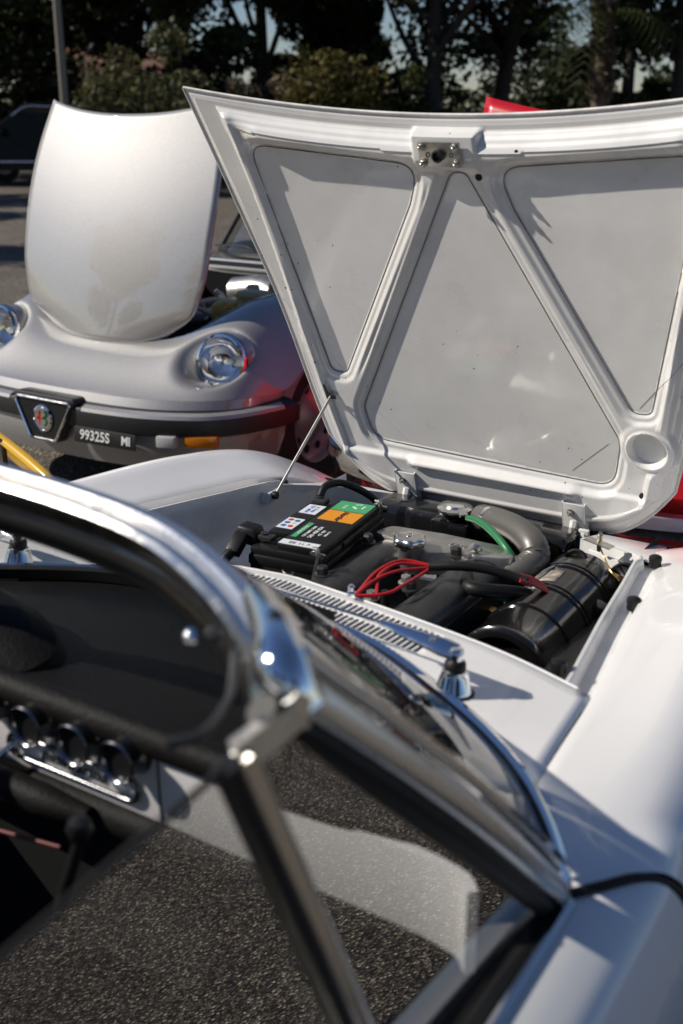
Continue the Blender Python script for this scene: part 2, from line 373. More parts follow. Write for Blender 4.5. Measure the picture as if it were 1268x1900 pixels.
# ---- cowl with real slots
ye = spl([0, .3, .44, .60], [-.843, -.885, -.908, -.955]); yb = spl([0, .121, .279, .458, .574, .62], [-.985, -.992, -1.025, -1.115, -1.198, -1.235])
def cowlz(x, y):
    ax = abs(x); k = min(1, ax/float(fx(min(max(y, -1.25), -.9))))**5; return (1-k)*cowlz0(x, y)+k*(float(fz(y))+.001)
def cowlz0(x, y): ax = abs(x); return .888+.02*(1-(ax/.62)**2)*.6+.10*min(0, y+.9)*-.12+(-(y+.9))*.06
G = []
for t in np.linspace(0, 1, 10):
    row = []
    yedge = -.957-.26*t; wc = float(fx(yedge))-.0035
    for sx_ in np.linspace(-1, 1, 61):
        x = sx_*wc; a, b = float(ye(abs(x))), float(yb(abs(x))); b = max(b, -1.217); y = a+(b-a)*t; row.append((x, y, cowlz(x, y)))
    G.append(row)
cowl = obj('cowl_panel', grid(np.array(G), True), M['white'], W); thick(cowl, .002, -1)
cut = []; slots = [(-.325, -.15), (-.135, .135), (.15, .325)]
for a, b in slots:
    for k in range(int((b-a)/.0108)+1):
        x = a+.0108*k; ax = abs(x); y0 = float(ye(ax))
        for yy, ln in ((y0-.037, .034), (y0-.084, .036)):
            if yy-.02 > float(yb(ax))+.006: cut.append(box(.0066, ln, .05, loc=(x, yy, cowlz(x, yy)), rot=(0, 0, -.0)))
co = obj('cutter', join(*cut), None, smooth=0); co.location = (0, 0, 0)
bm_ = cowl.modifiers.new('b', 'BOOLEAN'); bm_.operation = 'DIFFERENCE'; bm_.object = co; bm_.solver = 'EXACT'
dg = bpy.context.evaluated_depsgraph_get(); dg.update(); me = bpy.data.meshes.new_from_object(cowl.evaluated_get(dg)); cowl.modifiers.clear(); cowl.data = me
bpy.data.objects.remove(co)
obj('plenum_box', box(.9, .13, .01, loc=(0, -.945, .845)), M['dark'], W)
# lip along the opening's rear edge
obj('cowl_lip', sweep([(x, float(ye(abs(x)))+.004, cowlz(x, float(ye(abs(x))))-.012) for x in np.linspace(-.56, .56, 40)], [(-.004, -.012), (.004, -.012), (.004, .010), (0, .013), (-.004, .010)]), M['white'], W)
# ---- rubber buffers
bufm = mesh('rubber_buffer', *lathe([(.011, 0), (.012, .004), (.0115, .010), (.0125, .016), (.0118, .021), (.008, .0235)], 18), M['rubber'])
for u, v in ((1215, 1052), (1175, 1131), (1036, 1250)):
    inst('rubber_buffer', bufm, W, P(u, v, z=.845 if u > 1100 else .872))
for p in (P(526, 908, z=.80), P(316, 934, z=.838)): inst('rubber_buffer', bufm, W, p)
# little hook and clip on the left inner wing
obj('rubber_hook', join(lathe([(.013, 0), (.013, .012), (.009, .016)], 14), box(.012, .03, .012, .003, loc=(.0, -.02, .004))), M['rubber'], W).location += Vector(P(332, 962, x=-.545))
# ---- hood (bonnet), raised
hw = spl([-.06, .05, .14, .2, .51, .77, 1.02], [.400, .418, .434, .446, .500, .566, .632])
def hv(s, t):
    vb = -.028+.168*abs(s)**6; vt = .925+.062*abs(s)**2.0; return vb+(vt-vb)*t
def rpoly(pts, r):
    return np.array(pts, float), r
def sdf(pts, X, Y):
    d = np.full(X.shape, 1e9); sg = np.ones(X.shape); n = len(pts)
    for i in range(n):
        a = pts[i]; b = pts[i-1]; e = b-a; wx = X-a[0]; wy = Y-a[1]; t = np.clip((wx*e[0]+wy*e[1])/(e@e), 0, 1)
        d = np.minimum(d, (wx-e[0]*t)**2+(wy-e[1]*t)**2); c1 = Y >= a[1]; c2 = Y < b[1]; c3 = e[0]*wy > e[1]*wx
        fl = (c1 & c2 & c3) | (~c1 & ~c2 & ~c3); sg = np.where(fl, -sg, sg)
    return sg*np.sqrt(d)
def rounded(pts, rads, n=8):
    out = []; pts = [np.array(p, float) for p in pts]; k = len(pts)
    for i in range(k):
        a, b, c = pts[i-1], pts[i], pts[(i+1) % k]; u = (a-b)/np.linalg.norm(a-b); w_ = (c-b)/np.linalg.norm(c-b); r = rads[i]
        ang = math.acos(np.clip(u@w_, -1, 1)); dd = r/math.tan(ang/2); p0, p1 = b+u*dd, b+w_*dd
        for j in range(n+1):
            t = j/n; out.append((1-t)**2*p0+2*t*(1-t)*b+t*t*p1)
    return np.array(out)
hole1 = rounded([(-.487, .868), (-.080, .826), (-.362, .300)], [.045, .045, .035]); hole1 = hole1
hole1 = rounded([(-.486, .866), (-.085, .826), (-.115, .745), (-.345, .322), (-.385, .325)], [.035, .04, .03, .025, .02])
hole3 = hole1*np.array([-1, 1]); hole3 = hole3[::-1]
hole2 = rounded([(-.014, .815), (.018, .815), (.318, .245), (.300, .128), (-.300, .148), (-.314, .235)], [.022, .022, .05, .05, .05, .05])
def bump_(d, c, wd): return np.exp(-((d-c)/wd)**2)
def hoodoff(X, Vv, Sx, T):
    wv = hw(Vv); dside = (1-np.abs(Sx))*wv*.97
    dtop = hv(Sx, 1.0)-Vv; dbot = Vv-hv(Sx, 0.0)
    rimw = .032+.035*sm((Vv-.35)/.5)
    fo = np.minimum(np.minimum((dside-rimw)/1., dtop-.034), dbot-.038)
    h = .0035*sm((np.minimum(np.minimum(dside, dtop), dbot)-.014)/.003)
    d1, d2, d3 = sdf(hole1, X, Vv), sdf(hole2, X, Vv), sdf(hole3, X, Vv); dh = np.minimum(np.minimum(d1, d2), d3)
    fr = .009*sm((fo+.004)/.016)+.004*sm((fo-.013)/.008)
    # rolled bead below the rear edge and around
    up = .005*sm(dh/.009)+.0055*sm((dh-.014)/.012)
    groove = -.005*bump_(dh, .034, .005)*sm((Vv-.3)/.1)*sm((.80-Vv)/.05)
    inside = dh < 0
    base = np.minimum(fr, .018*sm(dh/.004)*0+fr)
    z = np.where(fo > -.004, np.minimum(fr+.004, .002+up+groove+.004*(fo < .03)), 0)
    bead = .013*bump_(dtop, .072+.0*X, .020)*sm((.5-np.abs(X))/.06)*sm(fo/.01)*sm(dh/.012)
    sb = .006*bump_(dside-rimw, .018, .010)*sm(fo/.01)*sm(dh/.01)
    z = z+bead+sb
    # raised block under the latch
    lb = sm((.078-np.abs(X+.012))/.012)*sm((dtop-.022)/.010)*sm((Vv-.79)/.06)
    z = np.maximum(z, .030*lb*sm((dh)/.01))
    # wide lower rim, stepped
    low = sm((.125-Vv)/.012)*sm((fo-.004)/.02); z = z+.010*low*sm((dh-.01)/.02)
    nb = .010*np.exp(-((Vv-.108+.0*X)/.010)**2)*sm((X+.21)/.03)*sm((.235-X)/.03); z = z+nb*sm(dh/.008)
    # round access hole, right
    dc = np.sqrt((X-.380)**2+(Vv-.243)**2)
    wk = sm((.068-dc)/.016); z = z*(1-wk)+.015*wk; z = z-.014*sm((.041-dc)/.004)+.0035*np.exp(-((dc-.0445)/.003)**2)
    z = np.where(inside, .0015*sm((dh+.004)/-.004+1)*0, z)
    lip = .003*bump_(np.minimum(np.minimum(dside, dtop), dbot), .012, .0035)
    return h+z+lip
NS, NT = 380, 330
s_ = np.sin(np.linspace(-1, 1, NS)*math.pi/2)*.25+np.linspace(-1, 1, NS)*.75; t_ = np.linspace(0, 1, NT)
Sx, T = np.meshgrid(s_, t_); Vv = hv(Sx, T); X = Sx*hw(Vv); O = hoodoff(X, Vv, Sx, T)
crown = .022*(X/.6)**2*(.4+.6*np.clip(Vv, 0, 1))
def Harr(X, V, O): return np.stack([X, -V*math.cos(TH)-O*math.sin(TH), ZH+V*math.sin(TH)-O*math.cos(TH)], -1)
hood = obj('bonnet', grid(Harr(X, Vv, O+crown), True), M['hoodin'], W, smooth=60)
def cr(x, v): return .022*(x/.6)**2*(.4+.6*min(max(v, 0), 1))
Hc = lambda x, v, o=0: H(x, v, o+cr(x, v))
# outer skin
sub = (slice(None, None, 10), slice(None, None, 10)); si = np.unique(np.r_[0:NS:10, NS-1]); ti = np.unique(np.r_[0:NT:10, NT-1]); ix = np.ix_(ti, si)
edge = np.minimum(np.minimum(1-np.abs(Sx[ix]), T[ix]*1.2), (1-T[ix])*1.2)
obj('bonnet_skin', grid(Harr(X[ix], Vv[ix], crown[ix]-.002-.014*sm(edge/.12))), M['white'], hood)
# folded edge round the whole bonnet
per = [(s, 1) for s in np.linspace(-1, 1, 80)]+[(1, t) for t in np.linspace(1, 0, 80)[1:]]+[(s, 0) for s in np.linspace(1, -1, 90)[1:]]+[(-1, t) for t in np.linspace(0, 1, 80)[1:]]
pp = []
for s, t in per: v = float(hv(s, t)); x = float(s*hw(v)); pp.append(Hc(x, v, 0))
obj('folded_edge', tube(pp, .0032, 8, smooth=1), M['flange'], hood)
def seam(pts, r=.0014, o=.0028, m='dark', name='panel_seam'):
    q = np.array(pts, float)
    if len(q) == 2: q = np.array([q[0]*(1-t)+q[1]*t for t in np.linspace(0, 1, 24)])
    ov = hoodoff(q[:, 0], q[:, 1], q[:, 0]/hw(q[:, 1]), np.full(len(q), .5))
    return obj(name, tube([Hc(a[0], a[1], float(k)+o) for a, k in zip(q, ov)], r, 6, smooth=1), M[m], hood)
seams = mat('seam_shadow_gap', (.17, .16, .15), .8)
M['seamgap'] = seams
for hl in (hole1, hole2, hole3): seam(np.vstack([hl, hl[:1]]), .0011, .0003, 'seamgap')
# straight stiffening beads on the skin, seen in the cut-outs
for s in (1, -1):
    for a, b in (((-.505, .53), (-.36, .335)), ((-.29, .235), (-.205, .150))):
        seam([(s*a[0], a[1]), (s*b[0], b[1])], .0006, .0, 'hoodin' if s > 0 else 'seamgap', 'stiffening_bead')  # left beads get a dark colour as painted shade, right ones the paint
# latch plate
lp = obj('latch_plate', fromframe(prism([(-.045, -.024), (.045, -.024), (.045, .024), (-.045, .024)], .004, .0015), Hc(-.016, .862, .0375), (1, 0, 0), (0, -math.cos(TH), math.sin(TH)), (0, -math.sin(TH), -math.cos(TH))), M['zinc'], hood)
hn = (0, -math.sin(TH), -math.cos(TH))
boltm = mesh('bolt', *join(hexbolt(.0062, .006), lathe([(.003, 0), (.003, .011), (.002, .012)], 8)), M['zinc'])
qh = Vector(hn).to_track_quat('Z', 'Y').to_euler()
for dx in (-.036, .036):
    for dv in (-.016, .016): inst('bolt', boltm, hood, Hc(-.016+dx, .862+dv, .0425), qh)
obj('latch_socket', aim(join(lathe([(.0125, 0), (.0125, .010), (.0095, .011), (.0085, .002), (.0001, .001)], 24)), Hc(-.016, .862, .0415), hn), M['cast'], hood)
for dx in (-.024, .026): obj('plate_hole', aim(lathe([(.0048, 0), (.0048, .0012), (.0034, .0012), (.003, -.001)], 14), Hc(-.016+dx, .862, .0412), hn), M['cast'], hood)
for (x, v, r, o) in ((.051, .811, .0075, .0155), (.369, .128, .0075, .0135), (.140, .868, .0035, .024), (-.416, .352, .002, .016), (-.47, .53, .002, .012)):
    sd = float(hoodoff(np.array([x]), np.array([v]), np.array([x/float(hw(v))]), np.array([.5]))[0])
    obj('drilled_hole', aim(lathe([(r, -.004), (r, .0008)], 20), Hc(x, v, sd), hn), M['dark'], hood)
# prop rod slot (left) as a key-shaped opening
sd = float(hoodoff(np.array([-.40]), np.array([.272]), np.array([-.40/float(hw(.272))]), np.array([.3]))[0])
slot = rounded([(-.411, .292), (-.402, .294), (-.392, .268), (-.376, .266), (-.374, .257), (-.404, .255)], [.003, .003, .004, .003, .003, .006])
obj('prop_slot', fromframe(prism([tuple(p) for p in slot], .001), H(0, 0, sd+.0008+cr(-.4, .27)), (1, 0, 0), (0, -math.cos(TH), math.sin(TH)), hn), M['dark'], hood)
# hinges
for s in (1, -1):
    c = Hc(s*.214, .03, .032)
    hg = obj('hinge_bracket', fromframe(join(xf(prism([(-.026, -.05), (.026, -.05), (.026, .05), (-.026, .05)], .003, .001), (0, 0, 0)), box(.003, .10, .022, loc=(.0255, 0, -.008)), box(.003, .10, .022, loc=(-.0255, 0, -.008)), box(.052, .035, .003, loc=(0, -.063, -.012), rot=(.7, 0, 0))), c, (1, 0, 0), (0, -math.cos(TH), math.sin(TH)), hn), M['baywhite'], hood)
    inst('bolt', boltm, hg, tuple(np.array(Hc(s*.214-.006, .058, .0365))), qh); inst('bolt', boltm, hg, tuple(np.array(Hc(s*.214+.006, .020, .0365))), qh)
    arm = obj('hinge_arm', tube([(s*.214, -.04, .79), (s*.214, -.045, .765), (s*.214, -.02, .735)], .010, 8), M['baywhite'], W)
# prop rod
rb = np.array(P(511, 919, x=-.412)); rt_ = np.array(Hc(-.390, .266, .014))
pr_ = obj('prop_rod', tube([rb, rb+(rt_-rb)*.5, rt_], .0036, 10, 2), M['zinc'], W)
obj('rod_eye', aim(lathe([(.009, -.006), (.010, 0), (.009, .006)], 14), rb, (1, .2, .1)), M['black'], pr_)
obj('rod_tip', tube([rt_, rt_+np.array([.004, -.002, .004]), rt_+np.array([.006, .012, .004])], .0036, 8), M['zinc'], pr_)
obj('rod_bracket', xf(box(.028, .045, .026, .005), tuple(rb+np.array((-.018, .004, -.004)))), M['baywhite'], W)
# ---- battery
ba = R(7)
B = lambda x, y, z: (-.185+x*math.cos(ba)-y*math.sin(ba), -.475+x*math.sin(ba)+y*math.cos(ba), z)
bat = obj('battery', xf(join(box(.168, .30, .17, .006, loc=(0, 0, -.115)), box(.172, .304, .022, .004, loc=(0, 0, -.028)), box(.165, .296, .022, .004, loc=(0, 0, -.012)),
    box(.10, .286, .018, .003, loc=(.026, 0, .004)), box(.05, .2, .016, .003, loc=(-.052, .02, .002)), box(.006, .12, .014, .002, loc=(.083, 0, -.005))), (-.185, -.475, .832), (0, 0, ba)), M['black'], W)
bx, by = (math.cos(ba), math.sin(ba), 0), (-math.sin(ba), math.cos(ba), 0)
def stick(name, x, y, sx, sy, z, m, par):
    return obj(name, xf(box(sx, sy, .0008), B(x, y, z), (0, 0, ba)), M[m], par, 0)
zt = .8456
st = stick('orange_sticker', .028, .048, .082, .062, zt, 's_orange', bat)
text('brand_lettering', 'Nordor', .0185, M['ink'], bat, B(.030, .048, zt+.0006), tuple(-np.array(by)*.0+np.array(bx)*-0+np.array([by[0]*-1, by[1]*-1, 0])), bx, shear=.2, bold=.0006)
stick('green_sticker', .028, .112, .082, .058, zt, 's_green', bat)
obj('recycling_mark', xf(join(*[xf(box(.016, .004, .0008), (.011*math.cos(a), .011*math.sin(a), 0), (0, 0, a+math.pi/2)) for a in (0, 2.1, 4.2)]), B(.04, .118, zt+.0008)), M['print'], bat, 0)
text('charge_print', 'ECO', .010, M['print'], bat, B(.012, .108, zt+.0006), by, tuple(-np.array(bx)))
stick('white_sticker', -.050, .070, .040, .056, .8426, 's_white', bat)
text('sticker_print', 'X 74Ah\n12V 680A', .012, M['s_blue'], bat, B(-.050, .070, .8432), tuple(-np.array(by)), bx)
stick('hazard_sticker', -.054, -.025, .038, .062, .8426, 's_white', bat)
for k, (cx, cy, c) in enumerate(((-.062, -.042, 's_blue'), (-.062, -.024, 's_blue'), (-.062, -.006, 's_red'), (-.046, -.042, 's_red'), (-.046, -.024, 's_yel'), (-.046, -.008, 's_blue'))):
    obj('hazard_symbol', xf(lathe([(.0062, 0), (.0062, .0006)], 12 if c != 's_yel' else 3), B(cx, cy, .8429)), M[c], bat, 0)
stick('green_strip', -.010, -.055, .012, .085, zt, 's_green', bat)
text('strip_print', 'starter battery', .008, M['print'], bat, B(-.010, -.055, zt+.0005), by, tuple(-np.array(bx)))
for k, (s, x, z_) in enumerate((('12V 60Ah 540A', .008, .010), ('560 408 054', .022, .013), ('CE  EN', .036, .010), ('242x175', .048, .008))):
    text('battery_print', s, z_, M['print'], bat, B(x, -.058, zt+.0003), by, tuple(-np.array(bx)))
stick('rating_sticker', .020, -.128, .084, .024, zt, 's_white', bat)
text('rating_print', '|||||  ( )  /\\', .012, M['ink'], bat, B(.020, -.128, zt+.0005), bx, by)
tm = mesh('terminal', *join(lathe([(.010, 0), (.009, .017), (.006, .018)], 14), box(.034, .022, .012, .003, loc=(.006, 0, .008))), M['cast'])
inst('terminal', tm, bat, B(-.060, .122, .838)); inst('terminal', tm, bat, B(-.066, -.115, .834))
obj('terminal_cover', xf(join(box(.06, .05, .036, .006, taper=.7), box(.028, .05, .024, .004, loc=(-.005, -.04, -.012), rot=(.6, 0, 0))), B(-.105, -.108, .842), (0, .1, ba)), M['black'], bat)
obj('battery_cable', tube([B(-.108, -.15, .83), B(-.125, -.19, .80), B(-.135, -.21, .74), B(-.13, -.2, .64)], .011, 12), M['rubber'], W)
obj('earth_cable', tube([B(-.060, .125, .852), B(-.055, .150, .872), B(-.03, .19, .868), B(.02, .215, .84), B(.05, .24, .80)], .0085, 12), M['rubber'], W)
for s, yy in ((1, -.158), (1, .150)):
    a = B(.075, yy, .842)
    cl = obj('hold_down_rod', tube([np.array(a)+(-.012, 0, .012), np.array(a)+(.004, -.004, .008), np.array(a)+(-.004, -.012 if yy < 0 else .012, -.05), np.array(a)+(-.012, -.03 if yy < 0 else .02, -.12)], .0032, 8), M['zinc'], W)
    obj('wing_nut', join(aim(lathe([(.006, 0), (.005, .016)], 10), a, (-.4, .1, .5)), xf(box(.03, .005, .010, .002), a, (.3, .3, .6))), M['zinc'], cl)
sp = []
a = np.array(P(537, 1052, z=.80))
obj('coil_spring', tube([a+np.array([.0125*math.cos(k*.55), .0125*math.sin(k*.55), -.0011*k]) for k in range(70)], .0022, 6, 1), M['zinc'], W)
# ---- engine
def cover(cx, y0, y1, wd, ztop, skew=0):
    prof = []
    for k in range(15):
        an = math.pi*k/14; prof.append((-math.cos(an)*wd*abs(math.cos(an))**-.25 if abs(math.cos(an)) > .05 else 0, .034*math.sin(an)**.7))
    prof = [(-wd*1.08, -.07), (-wd*1.05, -.012)]+[(-wd*math.cos(math.pi*k/14)*.98, -.012+.04*math.sin(math.pi*k/14)**.75) for k in range(15)]+[(wd*1.05, -.012), (wd*1.08, -.07)]
    path = [(cx+skew*(y-y0), y, ztop-.03) for y in np.linspace(y0, y1, 16)]; sc = [.80, .93, .99]+[1]*10+[.99, .94, .82]
    return sweep(path, prof, scale=sc)
cvl = obj('cam_cover', cover(-.055, -.90, -.385, .046, .812), M['cast'], W)
cvr = obj('cam_cover', cover(.150, -.90, -.365, .050, .812), M['cast'], W)
hb = mesh('cover_bolt', *join(lathe([(.016, -.002), (.0165, .0015), (.013, .003)], 20), xf(lathe([(.012, 0), (.0125, .012), (.009, .0155), (.002, .016)], 6), (0, 0, .003))), M['cast'])
for u, v, pa in ((598, 1066, cvl), (683, 1006, cvl), (761, 1093, cvr), (846, 1030, cvr)): inst('cover_bolt', hb, pa, P(u, v, z=.810), (0, 0, random.random()))
# front timing cover bridging the two
poly = rounded([(-.105, -.392), (-.09, -.335), (.03, -.318), (.17, -.318), (.222, -.37), (.14, -.405), (.09, -.412), (.055, -.435), (-.005, -.435), (-.03, -.405)], [.02, .03, .03, .03, .02, .015, .015, .02, .02, .015])
tcv = obj('timing_cover', xf(prism([tuple(p) for p in poly], .05, .008), (0, 0, .765)), M['alu'], W)
text('cast_lettering', 'alfa', .026, M['alu'], tcv, (-.045, -.372, .8155), (1, .05, 0), (0, 1, 0), .0012, .3, bold=.0004)
text('cast_lettering', 'romeo', .026, M['alu'], tcv, (.105, -.367, .8155), (1, .05, 0), (0, 1, 0), .0012, .3, bold=.0004)
oc = P(760, 1030, z=.80)
cap_prof = []
fill = obj('oil_filler', aim(lathe([(.024, -.05), (.022, .0), (.024, .004), (.024, .02)], 24), (oc[0], oc[1], .805), (0, 0, 1)), M['alu'], W)
V, F = [], []; sg_ = 48
for r0, z0 in ((.001, .0405), (.024, .0405), (.030, .0385), (.033, .034), (.034, .026), (.031, .021), (.02, .021)):
    for i in range(sg_):
        a = 2*math.pi*i/sg_; k = 1+.075*math.cos(6*a)*min(1, r0/.03); V.append((oc[0]+r0*k*math.cos(a), oc[1]+r0*k*math.sin(a), .803+z0))
for j in range(6):
    for i in range(sg_): F.append((j*sg_+i, j*sg_+(i+1) % sg_, (j+1)*sg_+(i+1) % sg_, (j+1)*sg_+i)[::-1])
obj('oil_cap', (V, F), M['satin'], fill)
text('cap_mark', 'S', .026, M['satin'], fill, (oc[0], oc[1], .8440), (1, 0, 0), (0, 1, 0), .0014)
# block and lower mass
obj('cylinder_head', box(.30, .52, .14, .01, loc=(.05, -.63, .655)), M['cast'], W)
obj('intake_rail', sweep([P(705, 1175, z=.76), P(800, 1120, z=.765), P(905, 1055, z=.77)], [(-.02, -.05), (.02, -.05), (.02, .006), (.012, .012), (-.012, .012), (-.02, .006)]), M['alu'], W)
obj('intake_plenum', box(.10, .40, .12, .02, loc=(.245, -.60, .62)), M['black'], W)
for k in range(4): obj('spark_plug_cap', tube([(.048, -.80+.1*k, .70), (.048, -.80+.1*k, .79)], [.010, .008], 10, 1), M['rubber'], W)
for k in range(3): obj('head_nut', xf(hexbolt(.011, .014), (.048+.01*(-1)**k, -.735+.1*k, .786)), M['alu'], W)
pn = obj('bracket_nut', join(aim(lathe([(.01, 0), (.011, .02), (.006, .024)], 12), P(877, 1018, z=.82), (.5, -.3, .3)), aim(hexbolt(.009, .012), P(868, 1036, z=.815), (0, 0, 1)), tube([P(850, 1050, z=.80), P(912, 1030, z=.80)], .009, 8)), M['alu'], W)
# ---- wires and hoses
for pts in ([(800, 1049), (745, 1040), (700, 1060), (668, 1095), (655, 1108)], [(800, 1053), (735, 1060), (690, 1080), (660, 1105)], [(798, 1056), (750, 1085), (715, 1102), (650, 1106)], [(800, 1050), (740, 1046), (705, 1066), (700, 1088), (699, 1110)]):
    obj('red_wire', tube([P(u, v, z=.835-.0010*abs(i-1)*6) for i, (u, v) in enumerate(pts)], .0034, 8), M['red_wire'], W)
obj('conduit', tube([P(797, 1051, z=.838), P(850, 1050, z=.845), P(905, 1056, z=.842), P(960, 1072, z=.83), P(978, 1080, z=.825)], .0095, 12), M['rubber'], W)
for k in range(4): obj('red_wire', tube([P(965, 1066+4*k, z=.832), P(992, 1074+4*k, z=.82), P(1016, 1090+3*k, z=.80)], .0028, 6), M['red_wire'], W)
obj('breather_hose', tube([P(880, 1062, z=.79), P(866, 1074, z=.80), P(870, 1088, z=.805), P(892, 1095, z=.805), P(940, 1098, z=.80), P(985, 1103, z=.79)], .0135, 16), M['rubber'], W)
obj('hose_clamp', aim(lathe([(.0150, -.008), (.0152, -.008), (.0152, .008), (.0150, .008)], 20), P(978, 1103, z=.79), np.array(P(990, 1104, z=.79))-np.array(P(940, 1098, z=.80))), M['satin'], W)
obj('hose_stub', tube([P(985, 1103, z=.79), P(1008, 1108, z=.785)], .011, 12, 1), M['black'], W)
hp = [P(893, 960, z=.80), P(925, 968, z=.815), P(962, 985, z=.825), P(988, 1010, z=.82), P(993, 1035, z=.80), P(972, 1055, z=.785), P(935, 1060, z=.775), P(915, 1062, z=.765)]
obj('radiator_hose', tube(hp, .0285, 28, 9, ribs=.06), M['braid'], W)
for i, dv in ((0, (1, -.2, .05)), (7, (-1, -.25, -.2))):
    c = np.array(hp[1 if i == 0 else 6])*.65+np.array(hp[0 if i == 0 else 7])*.35; t = np.array(hp[1])-np.array(hp[0]) if i == 0 else np.array(hp[7])-np.array(hp[6])
    k = obj('hose_clamp', aim(lathe([(.0305, -.007), (.0308, -.007), (.0308, .007), (.0305, .007)], 28), c, t), M['satin'], W)
    obj('clamp_screw', aim(lathe([(.005, -.011), (.005, .011)], 8), c+np.array([.012, -.02, .024]), (1, .4, .1)), M['satin'], k)
obj('hose_neck', tube([P(893, 960, z=.80), np.array(P(893, 960, z=.80))+np.array([-.015, .03, -.012])], .025, 18, 1), M['blackgloss'], W)
obj('green_hose', tube([P(868, 961, z=.82), P(890, 968, z=.83), P(915, 988, z=.83), P(938, 1015, z=.82), P(955, 1040, z=.80)], [.0065]*2+[.0078]*4, 12), M['green_hose'], W)
for k in range(3): obj('teal_wire', tube([P(860+10*k, 1090+5*k, z=.75), P(915, 1100+5*k, z=.75), P(960, 1112+3*k, z=.73)], .0025, 6), M['teal'], W)
obj('brass_union', join(aim(hexbolt(.011, .012), P(914, 1140, z=.72), (.2, -.2, 1)), aim(lathe([(.006, -.03), (.006, .03)], 10), P(925, 1132, z=.71), (.6, .5, .2))), M['brass'], W)
obj('fuel_union', join(aim(lathe([(.008, -.02), (.009, 0), (.006, .03)], 10), P(935, 1132, z=.72), (.5, .6, .2)), aim(lathe([(.006, -.02), (.007, 0), (.006, .02)], 10), P(893, 1152, z=.71), (.4, .5, .6))), M['zinc'], W)
obj('fuel_pipe', tube([P(925, 1140, z=.71), P(905, 1165, z=.70), P(880, 1185, z=.69)], .007, 10), M['rubber'], W)
obj('tan_bracket', fromframe(prism([(-.02, -.012), (.024, -.004), (.02, .014), (-.012, .012)], .002), P(922, 1118, z=.70), (1, 0, 0), (0, 1, 0), (0, 0, 1)), M['cream'], W)
# carburettor-like clutter deep in the bay
for k in range(16):
    x = .10+.14*random.random()+.05; y = -.86+.5*random.random()
    c = box(.02+.03*random.random(), .02+.04*random.random(), .03+.03*random.random(), .004, loc=(x, y, .60+.06*random.random()), rot=(random.random(), random.random(), random.random()*3))
    obj(random.choice(['bracket', 'pipe_joint', 'linkage']), c if k % 3 else aim(lathe([(.012, -.02), (.014, 0), (.010, .03)], 12), (x, y, .64), (random.random()-.5, random.random()-.5, .5)), M[random.choice(['black', 'cast', 'zinc', 'black'])], W)
# ---- radiator
tank = [(-.262, -.10), (-.262, -.055), (.246, -.055), (.246, -.125), (.11, -.125), (.04, -.11)]
def radtop():
    rows = []; n = 60
    for x in np.linspace(-.255, .243, n):
        e = min(1, (x+.255)/.012+.0, (.243-x)/.018); e = math.sqrt(max(0, 1-(1-e)**2)); rib = 1-.10*math.exp(-((x+.165)/.008)**2)-.06*math.exp(-((x-.11)/.008)**2)
        dp = .042*rib; z1 = .776+.006*math.cos(x*4)
        pr = [(-.100-dp*.2, .700), (-.100-dp, .705), (-.100-dp, .705+(z1-.705)*.72*e), (-.100-dp*.72, .705+(z1-.705)*.95*e), (-.100-dp*.35, .705+(z1-.705)*e), (-.06, .705+(z1-.705)*e), (-.045, .700+(z1-.705)*.9*e), (-.04, .700)]
        rows.append([(x, p[0], p[1]) for p in pr])
    return grid(np.array(rows), True)
rad = obj('radiator', radtop(), M['blackgloss'], W)
obj('core', join(box(.48, .05, .40, loc=(-.005, -.075, .50)), box(.012, .07, .42, .003, loc=(-.252, -.085, .52)), box(.012, .07, .42, .003, loc=(.24, -.085, .52)), box(.50, .018, .012, .003, loc=(-.005, -.122, .694))), M['blackgloss'], rad)
obj('alloy_shroud', xf(prism([(-.10, -.03), (.10, -.03), (.07, .03), (-.12, .03)], .003), (-.13, -.20, .665), (.5, .1, 0)), M['alu'], W)
obj('filler_box', join(box(.095, .07, .075, .010, loc=(-.022, -.165, .752)), box(.085, .05, .03, .008, loc=(-.005, -.12, .78))), M['blackgloss'], rad)
nk = obj('filler_neck', aim(lathe([(.026, -.03), (.024, -.006), (.029, -.002), (.029, .006)], 24), (-.022, -.165, .80), (0, 0, 1)), M['blackgloss'], rad)
obj('radiator_cap', join(aim(lathe([(.040, 0), (.0415, .004), (.040, .009), (.031, .012), (.025, .011), (.021, .0155), (.002, .0165)], 32), (-.022, -.165, .806), (0, 0, 1)), box(.02, .10, .008, .003, loc=(-.022, -.165, .811), rot=(0, 0, .9))), M['satin'], rad)
for x in (-.235, .222): obj('side_tank_bolt', aim(hexbolt(.007, .007), (x, -.125, .70), (0, -1, 0)), M['zinc'], rad)
obj('side_recess', join(box(.07, .02, .1, .01, loc=(.235, -.155, .66)), aim(lathe([(.018, 0), (.022, .008), (.014, .012), (.010, .006), (.001, .006)], 20), (.262, -.165, .735), (.1, -1, .4))), M['blackgloss'], W)
# ---- air filter canister
ca, cb = np.array((.312, -.225, .715)), np.array((.318, -.655, .712)); cl_ = np.linalg.norm(cb-ca)
prof = [(.05, -.012), (.070, -.008), (.083, .004), (.087, .012), (.087, .05)]
for c in (.085, .10, .20, .215, .31): prof += [(.087, c-.004), (.0905, c-.0025), (.0905, c+.0025), (.087, c+.004)]
prof += [(.087, cl_-.02), (.0895, cl_-.016), (.0895, cl_-.006), (.083, cl_), (.072, cl_+.001), (.066, cl_-.012), (.002, cl_-.016)]
can = obj('air_filter_canister', aim(lathe(prof, 56), ca, cb-ca), M['blackgloss'], W)
